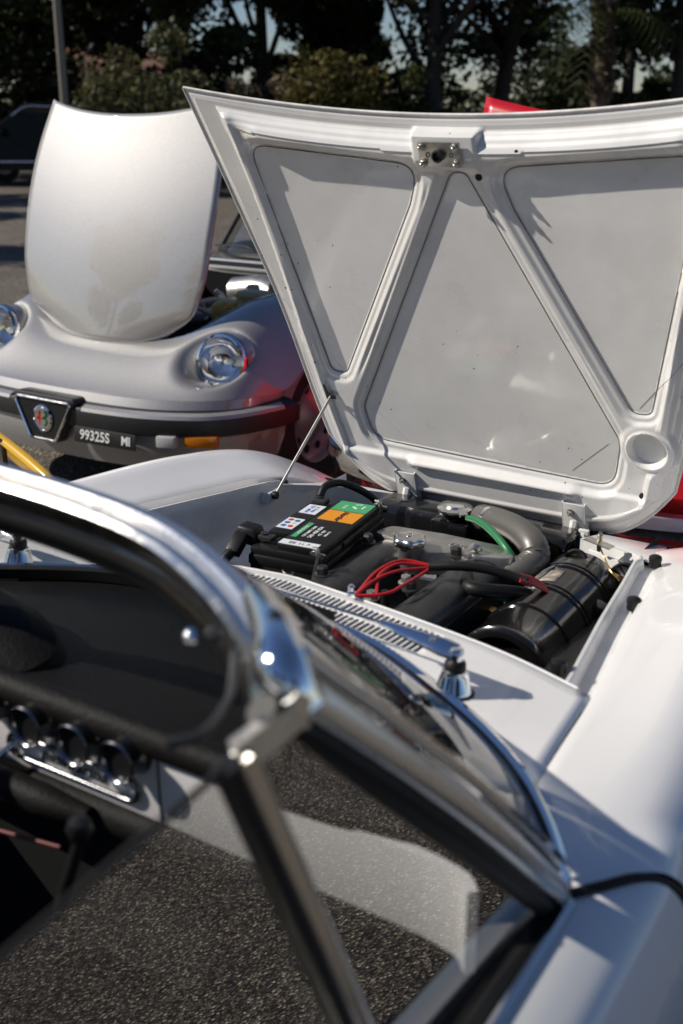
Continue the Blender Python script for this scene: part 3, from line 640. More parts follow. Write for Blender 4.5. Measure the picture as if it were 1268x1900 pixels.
# curved sticker on the canister
rows = []; ax = (cb-ca)/cl_; uu = np.array([0, 0, 1.])-ax*ax[2]; uu /= np.linalg.norm(uu); ss = np.cross(ax, uu)
for a in np.linspace(R(-2), R(38), 9): rows.append([tuple(ca+ax*q+.0879*(math.cos(a)*uu+math.sin(a)*ss)) for q in np.linspace(.125, .185, 4)])
stk = obj('worn_label', grid(np.array(rows)), M['sticker_old'], can); thick(stk, .0004, 0)
obj('strap_clip', join(box(.05, .03, .03, .008, loc=P(1120, 1135, z=.74), rot=(.3, .5, .6)), box(.02, .05, .02, .005, loc=P(1105, 1150, z=.72), rot=(.3, .4, .6))), M['cast'], W)
obj('canister_strap', tube([P(1050, 1045, z=.79), P(1010, 1060, z=.80), P(990, 1085, z=.79)], .003, 6), M['zinc'], W)
# dark round duct and right corner loom
obj('air_duct', tube([(.315, -.215, .70), (.318, -.17, .71), (.305, -.13, .69), (.29, -.10, .62)], .062, 20), M['rubber'], W)
obj('horn_ring', aim(lathe([(.026, 0), (.028, .006), (.024, .010), (.016, .006), (.012, .009), (.001, .009)], 24), P(1070, 1043, z=.785), (0, -1, .35)), M['rubber'], W)
obj('bay_corner_panel', box(.16, .006, .10, .002, loc=(.375, -.195, .735), rot=(.1, 0, -.35)), M['baywhite'], W)
obj('loom_grommet', aim(lathe([(.030, 0), (.032, .006), (.026, .010), (.020, .004), (.001, .002)], 24), P(1155, 1072, z=.76), (-.3, -.8, .7)), M['rubber'], W)
for k in range(3): obj('ochre_wire', tube([P(1112, 1012, z=.82), P(1122, 1035, z=.80), P(1134, 1060, z=.79), P(1150+4*k, 1078-3*k, z=.775)], .0018, 6), M['brass'], W)
obj('plunger_switch', join(tube([P(1112, 1020, z=.80), P(1114, 992, z=.845)], .0055, 10, 1), tube([P(1114, 996, z=.835), P(1114.5, 988, z=.853)], .0035, 8, 1), xf(prism([(-.03, -.012), (.03, -.012), (.03, .012), (-.03, .012)], .002), P(1112, 1008, z=.83), (0, .1, -.2))), M['zinc'], W)
obj('hinge_post', join(box(.024, .010, .045, .002, loc=(.243, -.05, .757), rot=(.2, 0, 0)), aim(hexbolt(.006, .006), (.243, -.057, .765), (0, -1, .2))), M['baywhite'], W)

# ---- windscreen
bx_ = [0, .121, .279, .458, .574, .651, .698, .708]; byy = [-.985, -.992, -1.025, -1.117, -1.199, -1.282, -1.355, -1.392]
tx_ = [0, .170, .307, .421, .519, .588, .621]; tyy = [-1.478, -1.488, -1.514, -1.566, -1.632, -1.700, -1.742]
def mirror(xs, ys, z): a = [(-x, y, z(x)) for x, y in zip(xs[::-1], ys[::-1])][:-1]; return a+[(x, y, z(x)) for x, y in zip(xs, ys)]
basec = crom(mirror(bx_, byy, lambda x: .912-.012*(x/.7)**2), 8); topc = crom(mirror(tx_, tyy, lambda x: 1.271-.010*(x/.6)**2), 8)
def resamp(c, n):
    d = np.r_[0, np.cumsum(np.linalg.norm(np.diff(c, axis=0), axis=1))]; t = np.linspace(0, d[-1], n); return np.stack([np.interp(t, d, c[:, i]) for i in range(3)], 1)
n_ = 81; bR, tR = resamp(basec, n_), resamp(topc, n_)
rows = []
for t in np.linspace(0, 1, 12):
    q = bR*(1-t)+tR*t; out = np.stack([q[:, 0]*0, np.ones(n_), np.zeros(n_)], 1); q = q+out*(.010*math.sin(math.pi*t)); rows.append(q)
ws = obj('windscreen', grid(np.array(rows)), M['glass'], W)
# base chrome and rubber
obj('base_trim', sweep(bR+np.array([0, .004, 0]), [(-.010, -.012), (.008, -.012), (.012, -.004), (.008, .005), (-.002, .009), (-.010, .004)]), M['chrome'], ws)
obj('base_seal', sweep(bR+np.array([0, -.012, .002]), [(-.008, -.014), (.006, -.014), (.006, .004), (-.004, .008), (-.008, .002)]), M['rubber'], ws)
# header: chrome outside, satin band, black inside lip
obj('header_chrome', sweep(tR, [(-.011, -.008), (-.011, .001), (-.006, .006), (.007, .007), (.012, .003), (.012, -.002), (.0, -.006)]), M['satinbright'], ws)
obj('header_band', sweep(tR+np.array([0, -.018, -.014]), [(-.006, -.018), (.004, -.022), (.012, -.010), (.014, .006), (.008, .012), (-.004, .012)]), M['satin'], ws)
obj('header_pad', sweep(tR+np.array([0, -.016, -.046]), [(-.012, -.018), (.004, -.022), (.013, -.012), (.016, .004), (.010, .016), (-.010, .016)]), M['blackgloss'], ws)
# corner caps (flat chromed casting at each top corner)
for s in (1, -1):
    cpts = [(-.03, -.095), (.016, -.085), (.03, -.02), (.028, .02), (-.004, .028), (-.028, 0)]
    o_ = np.array((s*.604, -1.722, 1.296)); Xd = np.array((.8*s, -.6, -.08)); Xd /= np.linalg.norm(Xd); Yd = np.array((.6*s, .55, .0)); Yd = np.array((-.68*s, .70, .08)); Yd /= np.linalg.norm(Yd)
    Zd = np.cross(Xd, Yd)*s; Zd /= np.linalg.norm(Zd)
# side posts
for s in (1, -1):
    a = np.array((s*.622, -1.745, 1.285)); b = np.array((s*.712, -1.392, .905)); pth = [a+(b-a)*t+np.array([s*.012, -.004, .010])*math.sin(math.pi*t) for t in np.linspace(0, 1, 14)]
    po = obj('side_post', sweep(pth, circ(.0155, 16, .0135), up=(s*.9, .2, .4)), M['satinbright'], ws)
    obj('post_seal', sweep([p+np.array([-s*.006, -.022, -.012]) for p in pth], circ(.012, 10, .014), up=(s*.9, .2, .4)), M['rubber'], po)
    obj('glass_bead', sweep([p+np.array([-s*.004, .026, .012]) for p in pth], circ(.006, 8, .009), up=(s*.9, .2, .4)), M['chrome'], po)
    obj('corner_cap', tube([np.array((s*.520, -1.640, 1.288)), np.array((s*.575, -1.692, 1.292)), np.array((s*.612, -1.735, 1.290)), np.array((s*.632, -1.735, 1.262))], [.013, .019, .0205, .017], 18), M['chrome'], ws)
    obj('cap_screw', xf(lathe([(.006, 0), (.005, .002), (.001, .002)], 12), (s*.583, -1.702, 1.3115)), M['black'], ws)
    ltc = obj('top_latch', join(tube([(s*.535, -1.69, 1.262), (s*.555, -1.725, 1.245), (s*.56, -1.765, 1.235), (s*.545, -1.79, 1.232)], [.005, .004, .0035, .005], 10), aim(lathe([(.006, 0), (.007, .006), (.004, .009)], 14), (s*.50, -1.672, 1.262), (.2, -.8, .4))), M['cast'], ws)
    inst('latch_stud', mesh('latch_stud', *lathe([(.006, 0), (.007, .006), (.003, .009)], 12), M['chrome']), ws, (s*.47, -1.665, 1.248), (.9, 0, 0))
# ---- wipers
for s in (1, -1):
    b = np.array((s*.428, -1.071, .903)); par = obj('wiper', aim(lathe([(.0275, -.002), (.028, .002), (.0245, .008), (.0205, .026), (.018, .032), (.018, .034), (.016, .035)], 28), b, (0, 0.1, 1)), M['chrome'], W)
    obj('wiper_gasket', aim(lathe([(.0305, -.004), (.0305, .002), (.028, .004)], 24), b, (0, .1, 1)), M['rubber'], par)
    obj('spindle', join(aim(lathe([(.0145, .033), (.0155, .036), (.015, .045), (.013, .048)], 20), b, (0, .1, 1))), M['rubber'], par)
    obj('arm_head', aim(lathe([(.010, .047), (.0115, .051), (.0115, .062), (.009, .066), (.002, .067)], 20), b, (0, .1, 1)), M['chrome'], par)
    h = b+np.array((0, .006, .060)); e1 = h+np.array((-.040, .002, .004)); e2 = h+np.array((-.13, .020, .004)); e3 = h+np.array((-.40, .062, -.010))
    obj('arm', join(sweep([h, (h+e1)/2, e1, (e1+e2)/2, e2], [(-.0115, -.003), (.0115, -.003), (.0115, .002), (.006, .0045), (-.006, .0045), (-.0115, .002)], scale=[1.15, 1.25, 1.1, .85, .45], up=(0, -.38, .92)), tube([e2, (e2+e3)/2, e3], .0022, 8)), M['chrome'], par)
    obj('arm_rivet', xf(lathe([(.005, 0), (.004, .003), (.001, .0035)], 12), e1+np.array((.002, 0, .0035))), M['satin'], par)
    obj('blade', join(sweep([e3+np.array((.17, -.014, -.012)), e3+np.array((0, 0, -.012)), e3+np.array((-.17, .01, -.012))], [(-.002, -.014), (.002, -.014), (.003, .006), (-.003, .006)])), M['rubber'], par)
# washer jets
for u, v in ((590, 1152), (652, 1103)):
    obj('washer_jet', aim(lathe([(.008, 0), (.008, .004), (.005, .007), (.006, .014), (.003, .018)], 14), P(u, v, z=.905), (0, 0, 1)), M['chrome'], W)
# ---- dashboard
rows = []
for t in np.linspace(0, 1, 14):
    row = []
    for i in range(0, n_, 2):
        p = bR[i]; x = p[0]*.95; y1 = -1.455; y = p[1]-.02; yy = y+(min(y1, y-.01)-y)*t; z = p[2]-.012+.075*sm(t)-.012*(t > .96)*0
        row.append((x, yy, z-.02*(abs(x)/.68)**4*t))
    rows.append(row)
dt = obj('dash_top', grid(np.array(rows)), M['vinyl'], W)
obj('dash_roll', tube([(-.66, -1.43, .945), (-.45, -1.462, .965), (0, -1.47, .972), (.45, -1.462, .965), (.66, -1.43, .945)], .021, 16), M['vinyl'], dt)
obj('dash_hump', xf(lathe([(.14, 0), (.135, .03), (.11, .055), (.07, .068), (.001, .072)], 32), (-.27, -1.40, .955), (.25, 0, 0), (2.0, .75, 1)), M['vinyl'], dt)
fas = obj('dash_fascia', sweep(crom([(-.665, -1.50, .908), (-.63, -1.478, .908), (-.5, -1.470, .908), (0, -1.470, .908), (.5, -1.470, .908), (.63, -1.478, .908), (.665, -1.500, .908)], 8), [(-.006, -.05), (.004, -.05), (.006, -.046), (.006, .05), (-.006, .05)]), M['fascia'], W)
obj('glovebox_gap', box(.0018, .002, .095, loc=(.246, -1.4768, .908)), M['dark'], fas)
obj('under_dash_pad', tube([(-.64, -1.45, .838), (0, -1.475, .842), (.60, -1.45, .838)], .024, 16), M['vinyl'], W)
gb = lathe([(.034, 0), (.035, .004), (.029, .012), (.0285, .028), (.031, .033), (.032, .038), (.030, .041), (.027, .038), (.026, .030), (.001, .030)], 32)
gm = mesh('gauge', *xf(gb, (0, 0, 0), (math.pi/2, 0, 0)), M['darkchrome'])
dm = mesh('dial', *xf(lathe([(.026, .0302), (.026, .0312)], 28), (0, 0, 0), (math.pi/2, 0, 0)), M['black'])
for x in (-.02, .058, .138, .208):
    gq = inst('gauge', gm, W, (x, -1.474, .951), (0, 0, 0), .86); q = bpy.data.objects.new('dial', dm); COL.objects.link(q); q.parent = gq
# name strip
ns_ = [(.031, .876), (.031, .0), ]
x0, x1, zz = .010, .198, .896
loop = [(x0+(x1-x0)*t, zz+.016) for t in np.linspace(0, 1, 12)]+[(x1+.016*math.sin(a), zz+.016*math.cos(a)) for a in np.linspace(0, math.pi, 10)[1:]]+[(x1-(x1-x0)*t, zz-.016) for t in np.linspace(0, 1, 12)[1:]]+[(x0-.016*math.sin(a), zz-.016*math.cos(a)) for a in np.linspace(0, math.pi, 10)[1:]]
obj('script_frame', tube([(p[0], -1.480, p[1]) for p in loop]+[(loop[0][0], -1.480, loop[0][1])], .0036, 10, 1), M['darkchrome'], fas)
text('script_lettering', 'pininfarina', .027, M['dark'], fas, (.104, -1.4772, .896), (1, 0, 0), (0, 0, 1), .0012, .4)
lv = obj('dash_lever', tube([(.008, -1.476, .900), (-.004, -1.51, .885), (-.012, -1.53, .872)], [.005, .0045, .007], 10), M['chrome'], W)
# grab roll under the fascia, steering wheel, column knob
obj('grab_roll', tube([(-.10, -1.500, .850), (-.02, -1.508, .854), (.08, -1.508, .854), (.15, -1.500, .850)], [.014, .021, .021, .013], 16), M['vinyl'], W)
wh = obj('steering_wheel', fromframe(tube([(.195*math.cos(a), .195*math.sin(a), 0) for a in np.linspace(0, 2*math.pi, 49)], .0115, 12, 1), (-.34, -1.72, .93), (1, 0, 0), (0, .35, .94), (0, -.94, .35)), M['blackgloss'], W)
for a in (.5, 2.64, 4.71): obj('spoke', fromframe(tube([(0, 0, .03), (.19*math.cos(a), .19*math.sin(a), 0)], .006, 8, 1), (-.34, -1.72, .93), (1, 0, 0), (0, .35, .94), (0, -.94, .35)), M['satin'], wh)
obj('hub', fromframe(lathe([(.04, -.05), (.045, .02), (.02, .04)], 20), (-.34, -1.72, .93), (1, 0, 0), (0, .35, .94), (0, -.94, .35)), M['black'], wh)
KN = tuple(np.array(P(148, 1562, y=-1.66)))
kn = obj('gear_lever', join(tube([(.16, -1.70, .50), (.20, -1.68, .68), KN], .007, 10), aim(lathe([(.005, 0), (.011, .006), (.014, .016), (.011, .026), (.003, .029)], 18), KN, (.1, 0, 1))), M['black'], W)  # pale lever coloured black to stand for the cabin shade
obj('heater_pipe', tube([P(-60, 1525, y=-1.55), P(112, 1572, y=-1.53)], .003, 10, 1), M['red_dark'], W)
obj('gear_boot', lathe([(.09, .42), (.075, .46), (.06, .50), (.055, .52), (.03, .58), (.012, .64)], 20), M['vinyl'], W).location += Vector((.16, -1.70, 0))
# cabin tub, seats, rear body, doors
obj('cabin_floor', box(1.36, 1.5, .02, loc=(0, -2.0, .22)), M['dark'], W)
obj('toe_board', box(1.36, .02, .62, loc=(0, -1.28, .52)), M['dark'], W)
obj('transmission_tunnel', box(.28, 1.3, .22, .05, loc=(0.05, -1.95, .33)), M['vinyl'], W)
for x in (-.36, .36):
    se = obj('seat', join(box(.5, .5, .16, .05, 3, loc=(x, -2.12, .38)), box(.5, .15, .52, .05, 3, loc=(x, -2.44, .62), rot=(-.25, 0, 0))), M['vinyl'], W)
def door(s):
    rows = []
    for y in np.linspace(-1.352, -2.42, 40):
        c = float(zc(y)); o_ = float(xo(y)); a = .735
        pr = [(a-.012, c-.03), (a-.010, c-.004), (a, c+.0), (a+.03, c-.002), (a+.062, c-.018), (o_-.018, c-.075), (o_-.002, c-.15), (o_+.004, c-.28), (o_, .42), (o_-.02, .22)]
        q = crom([(p[0], y, p[1]) for p in pr], 4); rows.append([tuple(k) for k in q])
    G = np.array(rows); shear(G, -1.352, -1.9); G[..., 0] *= s; return grid(G, s < 0)
def hwx(y): return .735
for s in (1, -1):
    dr = obj('door', door(s), M['white'], W)
    obj('inner_panel', box(.02, 1.06, .62, .004, loc=(s*.688, -1.89, .545)), M['vinyl'], dr)
    obj('belt_trim', sweep([(s*.728, y, float(zc(y))+.003) for y in np.linspace(-1.395, -2.42, 24)], [(-.006, -.006), (.006, -.006), (.006, .003), (0, .007), (-.006, .003)]), M['satin'], dr)
    obj('belt_seal', sweep([(s*.712, y, float(zc(y))-.002) for y in np.linspace(-1.39, -2.42, 24)], [(-.010, -.02), (.010, -.02), (.010, .004), (-.008, .008)]), M['rubber'], dr)
    # gap between wing and door with its dark seal
    gp = crom([(s*x_, shut(x_)-.003, z_) for x_, z_ in ((.712, .898), (.745, .9005), (.775, .893), (.803, .868), (.828, .82), (.843, .74), (.848, .62), (.845, .45), (.83, .25))], 8)
    obj('door_seal', tube(gp, .006, 10, 1), M['rubber'], dr)
    obj('door_handle', join(tube([(s*.812, -2.12, .72), (s*.835, -2.15, .72), (s*.835, -2.25, .72), (s*.812, -2.28, .72)], .008, 10)), M['chrome'], dr)
    # quarter light
    vt, vr = np.array((s*.628, -1.745, 1.262)), np.array((s*.632, -1.812, 1.266)); vbm = np.array((s*.697, -1.700, .885)); vf = np.array((s*.712, -1.415, .905))
    fr_ = obj('vent_post', sweep([vr+(vbm-vr)*t for t in np.linspace(0, 1, 8)], circ(.0115, 14, .0095), up=(s*.95, .1, .2)), M['satin'], dr)
    obj('vent_rail', sweep([vt+np.array([0, .02, -.02]), vt, vt+(vr-vt)*.5, vr], [(-.010, -.008), (.010, -.008), (.010, .008), (-.010, .008)], up=(s*.9, .1, .3)), M['satin'], fr_)
    obj('vent_seal', sweep([vr+(vbm-vr)*t+np.array([0, -.018, 0]) for t in np.linspace(0, 1, 8)], circ(.010, 8), up=(s*.95, .1, .2)), M['rubber'], fr_)
    obj('quarter_light', grid(np.array([[vt, vr], [vf, vbm]]), s > 0), M['sideglass'], dr)
    g1 = np.array((s*.634, -2.36, 1.235)); g2 = np.array((s*.703, -2.42, .87))
    sg = obj('side_window', grid(np.array([[vr, g1], [vbm, g2]]), s > 0), M['sideglass'], dr)
    obj('glass_edge', tube([vr, (vr+g1)/2, g1], .0028, 8, 1), M['dark'], sg)
# rear body
rows = []
for y in np.linspace(-2.42, -3.55, 24):
    t = (y+2.42)/-1.13; hw_ = .80*(1-.25*t**3); zt_ = .875-.12*t**2; row = []
    for a in np.linspace(-1, 1, 25): x = hw_*math.sin(a*math.pi/2); row.append((x, y, .25+(zt_-.25)*(1-abs(a)**5)))
    rows.append(row)
obj('rear_body', grid(np.array(rows), True), M['white'], W)
rearw = obj('cabin_rear_wall', box(1.36, .02, .6, loc=(0, -2.55, .56)), M['vinyl'], W)
tyre_p = [(.20, -.07), (.29, -.078), (.312, -.06), (.318, -.03), (.318, .03), (.312, .06), (.29, .078), (.20, .07)]
tym = mesh('wheel', *xf(lathe(tyre_p, 40, False), (0, 0, 0), (0, math.pi/2, 0)), M['tyre'])
def rimmesh():
    return xf(lathe([(.205, .06), (.20, .07), (.19, .068), (.185, .03), (.15, .02), (.10, .035), (.06, .055), (.001, .058)], 36, False), (0, 0, 0), (0, math.pi/2, 0))
rim = mesh('rim', *rimmesh(), M['alloy'])
for x, y, rz in ((.65, -.25, 0), (-.65, -.25, math.pi), (.65, -2.5, 0), (-.65, -2.5, math.pi)):
    wq = inst('wheel', tym, W, (x, y, .318), (0, 0, rz)); q = bpy.data.objects.new('rim', rim); COL.objects.link(q); q.parent = wq

# =================================================================================== SILVER SPIDER
SX = -2.515
SV = thing('silver_convertible', (SX, 2.5, 0), 'silver convertible facing the camera with its bonnet up, front number plate 99325S MI', 'car')
HWS = .875
def yfr(ax): q = min(ax/HWS, .9999); return 1.03+.50*(1-(1-q**3.2)**.5)
c_s = spl([1.0, 1.1, 1.3, 1.6, 2.1, 2.7, 3.2], [.545, .585, .665, .725, .775, .83, .85]); bul = spl([1.0, 1.25, 1.45, 1.7, 2.05, 2.6, 3.2], [.0, .018, .075, .105, .085, .04, .02])
zedge = spl([1.0, 1.3, 1.5, 1.65, 2.0, 2.4, 3.2], [.525, .525, .53, .60, .66, .62, .6])
def stop(x, y):
    ax = abs(x); zt_ = float(c_s(y))+float(bul(y))*math.exp(-((ax-.59)/.21)**2); d = min(y-yfr(ax), (HWS-ax)*1.15); ze = float(zedge(y))
    k = max(0, min(1, d/.26)); return ze+(zt_-ze)*(1-(1-k)**2.3)
rows = []
nx = 150; xs = [HWS*math.sin(a*math.pi/2) for a in np.linspace(-1, 1, nx)]
for t in np.linspace(0, 1, 140):
    row = []
    for x in xs:
        y0 = yfr(abs(x)); y = y0+(2.72-y0)*t**1.35; row.append((x, y, stop(x, y)))
    rows.append(row)
G = np.array(rows)
# scooped headlamp recess
lc = np.array((.655, 1.452, .652))
for s in (1, -1):
    for _ in range(1):
        for (ctr, ra, rb_, rc) in (((s*.64, 1.30, .665), .140, .205, .115),):
            d = G-np.array(ctr); q = (d[..., 0]/ra)**2+(d[..., 1]/rb_)**2+(d[..., 2]/rc)**2; msk = q < 1
            # push points down the ellipsoid along (0,.5,-.86)
            D = np.array((0, .42, -.9)); D /= np.linalg.norm(D); A = (D[0]/ra)**2+(D[1]/rb_)**2+(D[2]/rc)**2
            Bq = 2*(d[..., 0]*D[0]/ra**2+d[..., 1]*D[1]/rb_**2+d[..., 2]*D[2]/rc**2); Cq = q-1
            tt = (-Bq+np.sqrt(np.maximum(Bq**2-4*A*Cq, 0)))/(2*A); G[msk] = (G+tt[..., None]*D)[msk]
mk = np.zeros(G.shape[:2], bool)
for s in (1, -1):
    d = G-np.array((s*.64, 1.30, .665)); mk |= ((d[..., 0]/.19)**2+(d[..., 1]/.29)**2+(d[..., 2]/.2)**2 < 1)
mk[0] = mk[-1] = False; mk[:, 0] = mk[:, -1] = False
for _ in range(6):
    L4 = np.copy(G); L4[1:-1, 1:-1] = (G[2:, 1:-1]+G[:-2, 1:-1]+G[1:-1, 2:]+G[1:-1, :-2])/4; G[mk] = (.4*G+.6*L4)[mk]
nr, nc = G.shape[:2]; F = []
Gc = (G[:-1, :-1]+G[1:, 1:])/2
for i in range(nr-1):
    for j in range(nc-1):
        cx, cy = Gc[i, j, 0], Gc[i, j, 1]
        if abs(cx) < .50-.08*max(0, 1.7-cy)/.4 and 1.38+.10*(cx/.5)**4 < cy < 2.50: continue
        F.append((i*nc+j+1, i*nc+j, (i+1)*nc+j, (i+1)*nc+j+1)[::-1])
sb = obj('body', ([tuple(p+np.array((SX, 0, 0))) for p in G.reshape(-1, 3)], F), M['silver'], SV, 50)
# side strip + valance
rows = []
outl = [(-HWS, y) for y in np.linspace(2.72, 1.47, 50)]+[(x, yfr(abs(x))) for x in xs[1:-1]]+[(HWS, y) for y in np.linspace(1.47, 2.72, 50)]
for x, y in outl:
    ze = stop(x, y)-.001; ar = .24
    if abs(x) > .76 and abs(y-1.84) < .365: ar = .30+math.sqrt(.365**2-(y-1.84)**2)*.93
    zb = min(ar, ze-.004); k = .035 if ar < .3 else .0
    row = []
    for t in np.linspace(0, 1, 8): row.append((SX+x*(1-k*t*t), y+(-.055*math.sin(math.pi*t*.8) if ar < .3 and abs(x) < .84 else 0), ze+(zb-ze)*t))
    rows.append(row)
obj('lower_body', grid(np.array(rows), True), M['silver'], SV)
# bumper
bp_ = crom([(SX-HWS-.02, 1.485, .455), (SX-HWS-.015, 1.44, .45), (SX-.79, 1.24, .44), (SX-.66, 1.11, .44), (SX-.4, 1.02, .44), (SX, .995, .44), (SX+.4, 1.02, .44), (SX+.66, 1.11, .44), (SX+.79, 1.24, .44), (SX+HWS+.015, 1.44, .45), (SX+HWS+.02, 1.485, .455)], 10)
bum = obj('bumper', sweep(bp_, [(-.03, -.055), (.03, -.055), (.045, -.045), (.05, .02), (.042, .034), (-.02, .05), (-.03, .05)]), M['bumperblack'], SV)
for a, b in ((12, 46), (55, 90)):
    obj('bumper_strip', sweep(bp_[a:b], [(.047, .020), (.0495, .024), (.0435, .038), (.018, .0465), (.018, .042), (.040, .030)]), M['silver'], bum)
# shield grille
sh = [(-.168, .072), (.168, .072), (.072, -.10), (-.072, -.10)]
yo = .938
shd = obj('grille_shield', fromframe(prism([tuple(p) for p in rounded([(-.195, .09), (.195, .09), (.085, -.11), (-.085, -.11)], [.03, .03, .03, .03])], .07, .01), (SX, yo+.075, .415), (1, 0, 0), (0, .08, 1), (0, -1, .05)), M['bumperblack'], SV)
rs = rounded(sh, [.016, .016, .03, .03]); rs = np.vstack([rs, rs[:1]])
obj('shield_trim', tube([(SX+p[0], yo-.003-.0*p[1]+.08*p[1], .415+p[1]) for p in rs], .0055, 8, 1), M['chrome'], shd)
obj('shield_mesh', fromframe(prism([tuple(p) for p in rs[:-1]], .002), (SX, yo+.004, .415), (1, 0, 0), (0, .08, 1), (0, -1, .05)), M['black'], shd)
bad = obj('round_badge', aim(lathe([(.056, 0), (.058, .004), (.050, .008), (.047, .004), (.001, .004)], 32), (SX, yo, .405), (0, -1, .06)), M['chrome'], shd)
obj('badge_cross', join(box(.010, .003, .070, loc=(SX-.018, yo-.006, .405)), box(.040, .003, .010, loc=(SX-.018, yo-.006, .408))), M['s_red'], bad)
obj('badge_field', join(aim(lathe([(.045, .0045), (.045, .0055)], 28), (SX, yo, .405), (0, -1, .06))), M['alu'], bad)
obj('badge_serpent', tube([(SX+.016, yo-.007, .44), (SX+.026, yo-.007, .425), (SX+.012, yo-.007, .41), (SX+.026, yo-.007, .395), (SX+.014, yo-.007, .375)], .004, 8), M['green_hose'], bad)
# number plate
pa = np.array(P(195, 813, y=.96)); pX = np.array((1, .07, 0)); pX /= np.linalg.norm(pX); pY = np.array((0, .12, 1)); pY /= np.linalg.norm(pY); pZ = np.cross(pX, pY)
pl = obj('number_plate', fromframe(prism([tuple(p) for p in rounded([(-.160, -.033), (.160, -.033), (.160, .033), (-.160, .033)], [.006]*4)], .004, .001), pa, pX, pY, pZ), M['ink'], SV)
text('plate_lettering', '99325S', .058, M['print'], pl, pa-pX*.050+pZ*.0052, pX, pY, .0012, 0, bold=.0008, sx=.92)
text('plate_lettering', 'MI', .052, M['print'], pl, pa+pX*.112+pZ*.0052, pX, pY, .0012, 0, bold=.0008, sx=.9)
# indicators
for s in (1, -1):
    for du, m_, w_ in ((.0, 'clearlens', .085), (.118, 'amber', .14)):
        x = s*(.60+du); y = yfr(abs(x))-.075
        obj('indicator_lamp', xf(box(w_, .05, .05, .008), (SX+x, y, .372), (0, 0, s*(.25+du*1.4))), M[m_], SV)
# headlamps
for s in (1, -1):
    L0 = np.array((SX+s*lc[0], lc[1]-.105, lc[2]-.004)); ax_ = np.array((s*.10, -1, .16))
    hl = obj('headlamp', aim(lathe([(.086, -.14), (.112, -.05), (.119, -.01), (.120, .012), (.115, .022), (.107, .024), (.103, .014)], 40, False), L0, ax_), M['chrome'], SV)
    obj('lamp_bucket', aim(lathe([(.10, -.26), (.118, -.16), (.124, -.06), (.124, -.012), (.122, -.004)], 40, False), L0, ax_), M['silver'], SV)
    obj('reflector', aim(lathe([(.102, .012), (.093, -.02), (.068, -.05), (.034, -.066), (.001, -.07)], 36, False), L0, ax_), M['chrome'], hl)
    obj('bulb', aim(lathe([(.012, -.06), (.014, -.03), (.006, -.02)], 12), L0, ax_), M['s_white'], hl)
    lensv = [(.1035, .012)]+[(.1035*math.cos(a), .012+.026*math.sin(a)) for a in np.linspace(.15, 1.5, 8)]+[(.0005, .038)]
    obj('lens', aim(lathe(lensv, 36, False), L0, ax_), M['lens'], hl)
    obj('lens_ribs', join(*[aim(xf(box(.0016, .12-.9*abs(k)*.012, .003), (k*.0135, -.012, .024-abs(k)*.0012)), L0, ax_) for k in range(-5, 6)]), M['lens'], hl)
# raised bonnet of the silver car
TS = R(73)
hl_ = spl([0, .08, .2, .45, .8, 1.02], [.34, .455, .505, .530, .520, .485])
rows = []
for t in np.linspace(0, 1, 50):
    row = []
    for s in np.linspace(-1, 1, 41):
        v = (-.0+.055*abs(s)**3)+(.985+.075*abs(s)**2.2-.055*abs(s)**3)*t; wv = float(hl_(1.02*t)); x = s*wv
        o = .055*(1-(s)**2)*1.0*(1-.2*t)+.03*math.sin(math.pi*min(1, t))-.02*(1-t)**4
        row.append((SX+x*1.03-.03, 1.36-o*math.sin(TS)+v*math.cos(TS), .665+v*math.sin(TS)+o*math.cos(TS)))
    rows.append(row)
bsv = obj('bonnet', grid(np.array(rows), False), M['silver'], SV); thick(bsv, .018, -1)
# engine bay of the silver car
obj('bay_floor', box(1.0, 1.1, .02, loc=(SX, 1.95, .48)), M['dark'], SV)
obj('bay_firewall', box(1.1, .02, .34, loc=(SX, 2.51, .64)), M['black'], SV)
for s in (1, -1): obj('bay_side', box(.01, 1.06, .22, loc=(SX+s*.505, 1.96, .645)), M['black'], SV)
obj('cam_cover', cover(SX+.05, 1.75, 2.35, .06, .72), M['cast'], SV); obj('cam_cover', cover(SX-.14, 1.75, 2.35, .06, .72), M['cast'], SV)
obj('intake_plenum', tube([(SX+.02, 2.28, .76), (SX+.2, 2.28, .78), (SX+.33, 2.26, .74)], .075, 20), M['alu'], SV)
obj('brake_reservoir', join(box(.14, .10, .085, .012, loc=P(472, 556, z=.80)), box(.15, .11, .02, .006, loc=np.array(P(472, 556, z=.80))+(0, 0, .02)), aim(lathe([(.03, 0), (.034, .02), (.028, .03)], 18), np.array(P(470, 540, z=.82))+(0, 0, .0), (0, 0, 1))), M['cream'], SV)
obj('washer_bottle', join(xf(box(.17, .13, .12, .045, 4), P(428, 580, z=.745), (0, 0, .3)), aim(lathe([(.03, 0), (.03, .025), (.02, .03)], 18), np.array(P(428, 570, z=.80)), (0, 0, 1))), M['ochre'], SV)
obj('small_reservoir', aim(lathe([(.04, -.04), (.042, .03), (.03, .05), (.03, .07)], 20), P(510, 555, z=.78), (0, 0, 1)), M['cream'], SV)
for k in range(34):
    x = SX-.05+.5*random.random(); y = 1.75+.7*random.random()
    c = aim(lathe([(.012, -.03), (.016, 0), (.012, .03)], 12), (x, y, .69+.09*random.random()), (random.random()-.5, random.random()-.5, random.random())) if k % 2 else tube([(x, y, .70), (x+.1*random.random(), y+.08*random.random(), .76), (x+.18*random.random()+.03, y+.1, .70)], .008+.008*random.random(), 10)
    obj(random.choice(['engine_pipe', 'engine_fitting', 'hose']), c, M[random.choice(['black', 'chrome', 'rubber', 'satin', 'zinc', 'alu'])], SV)
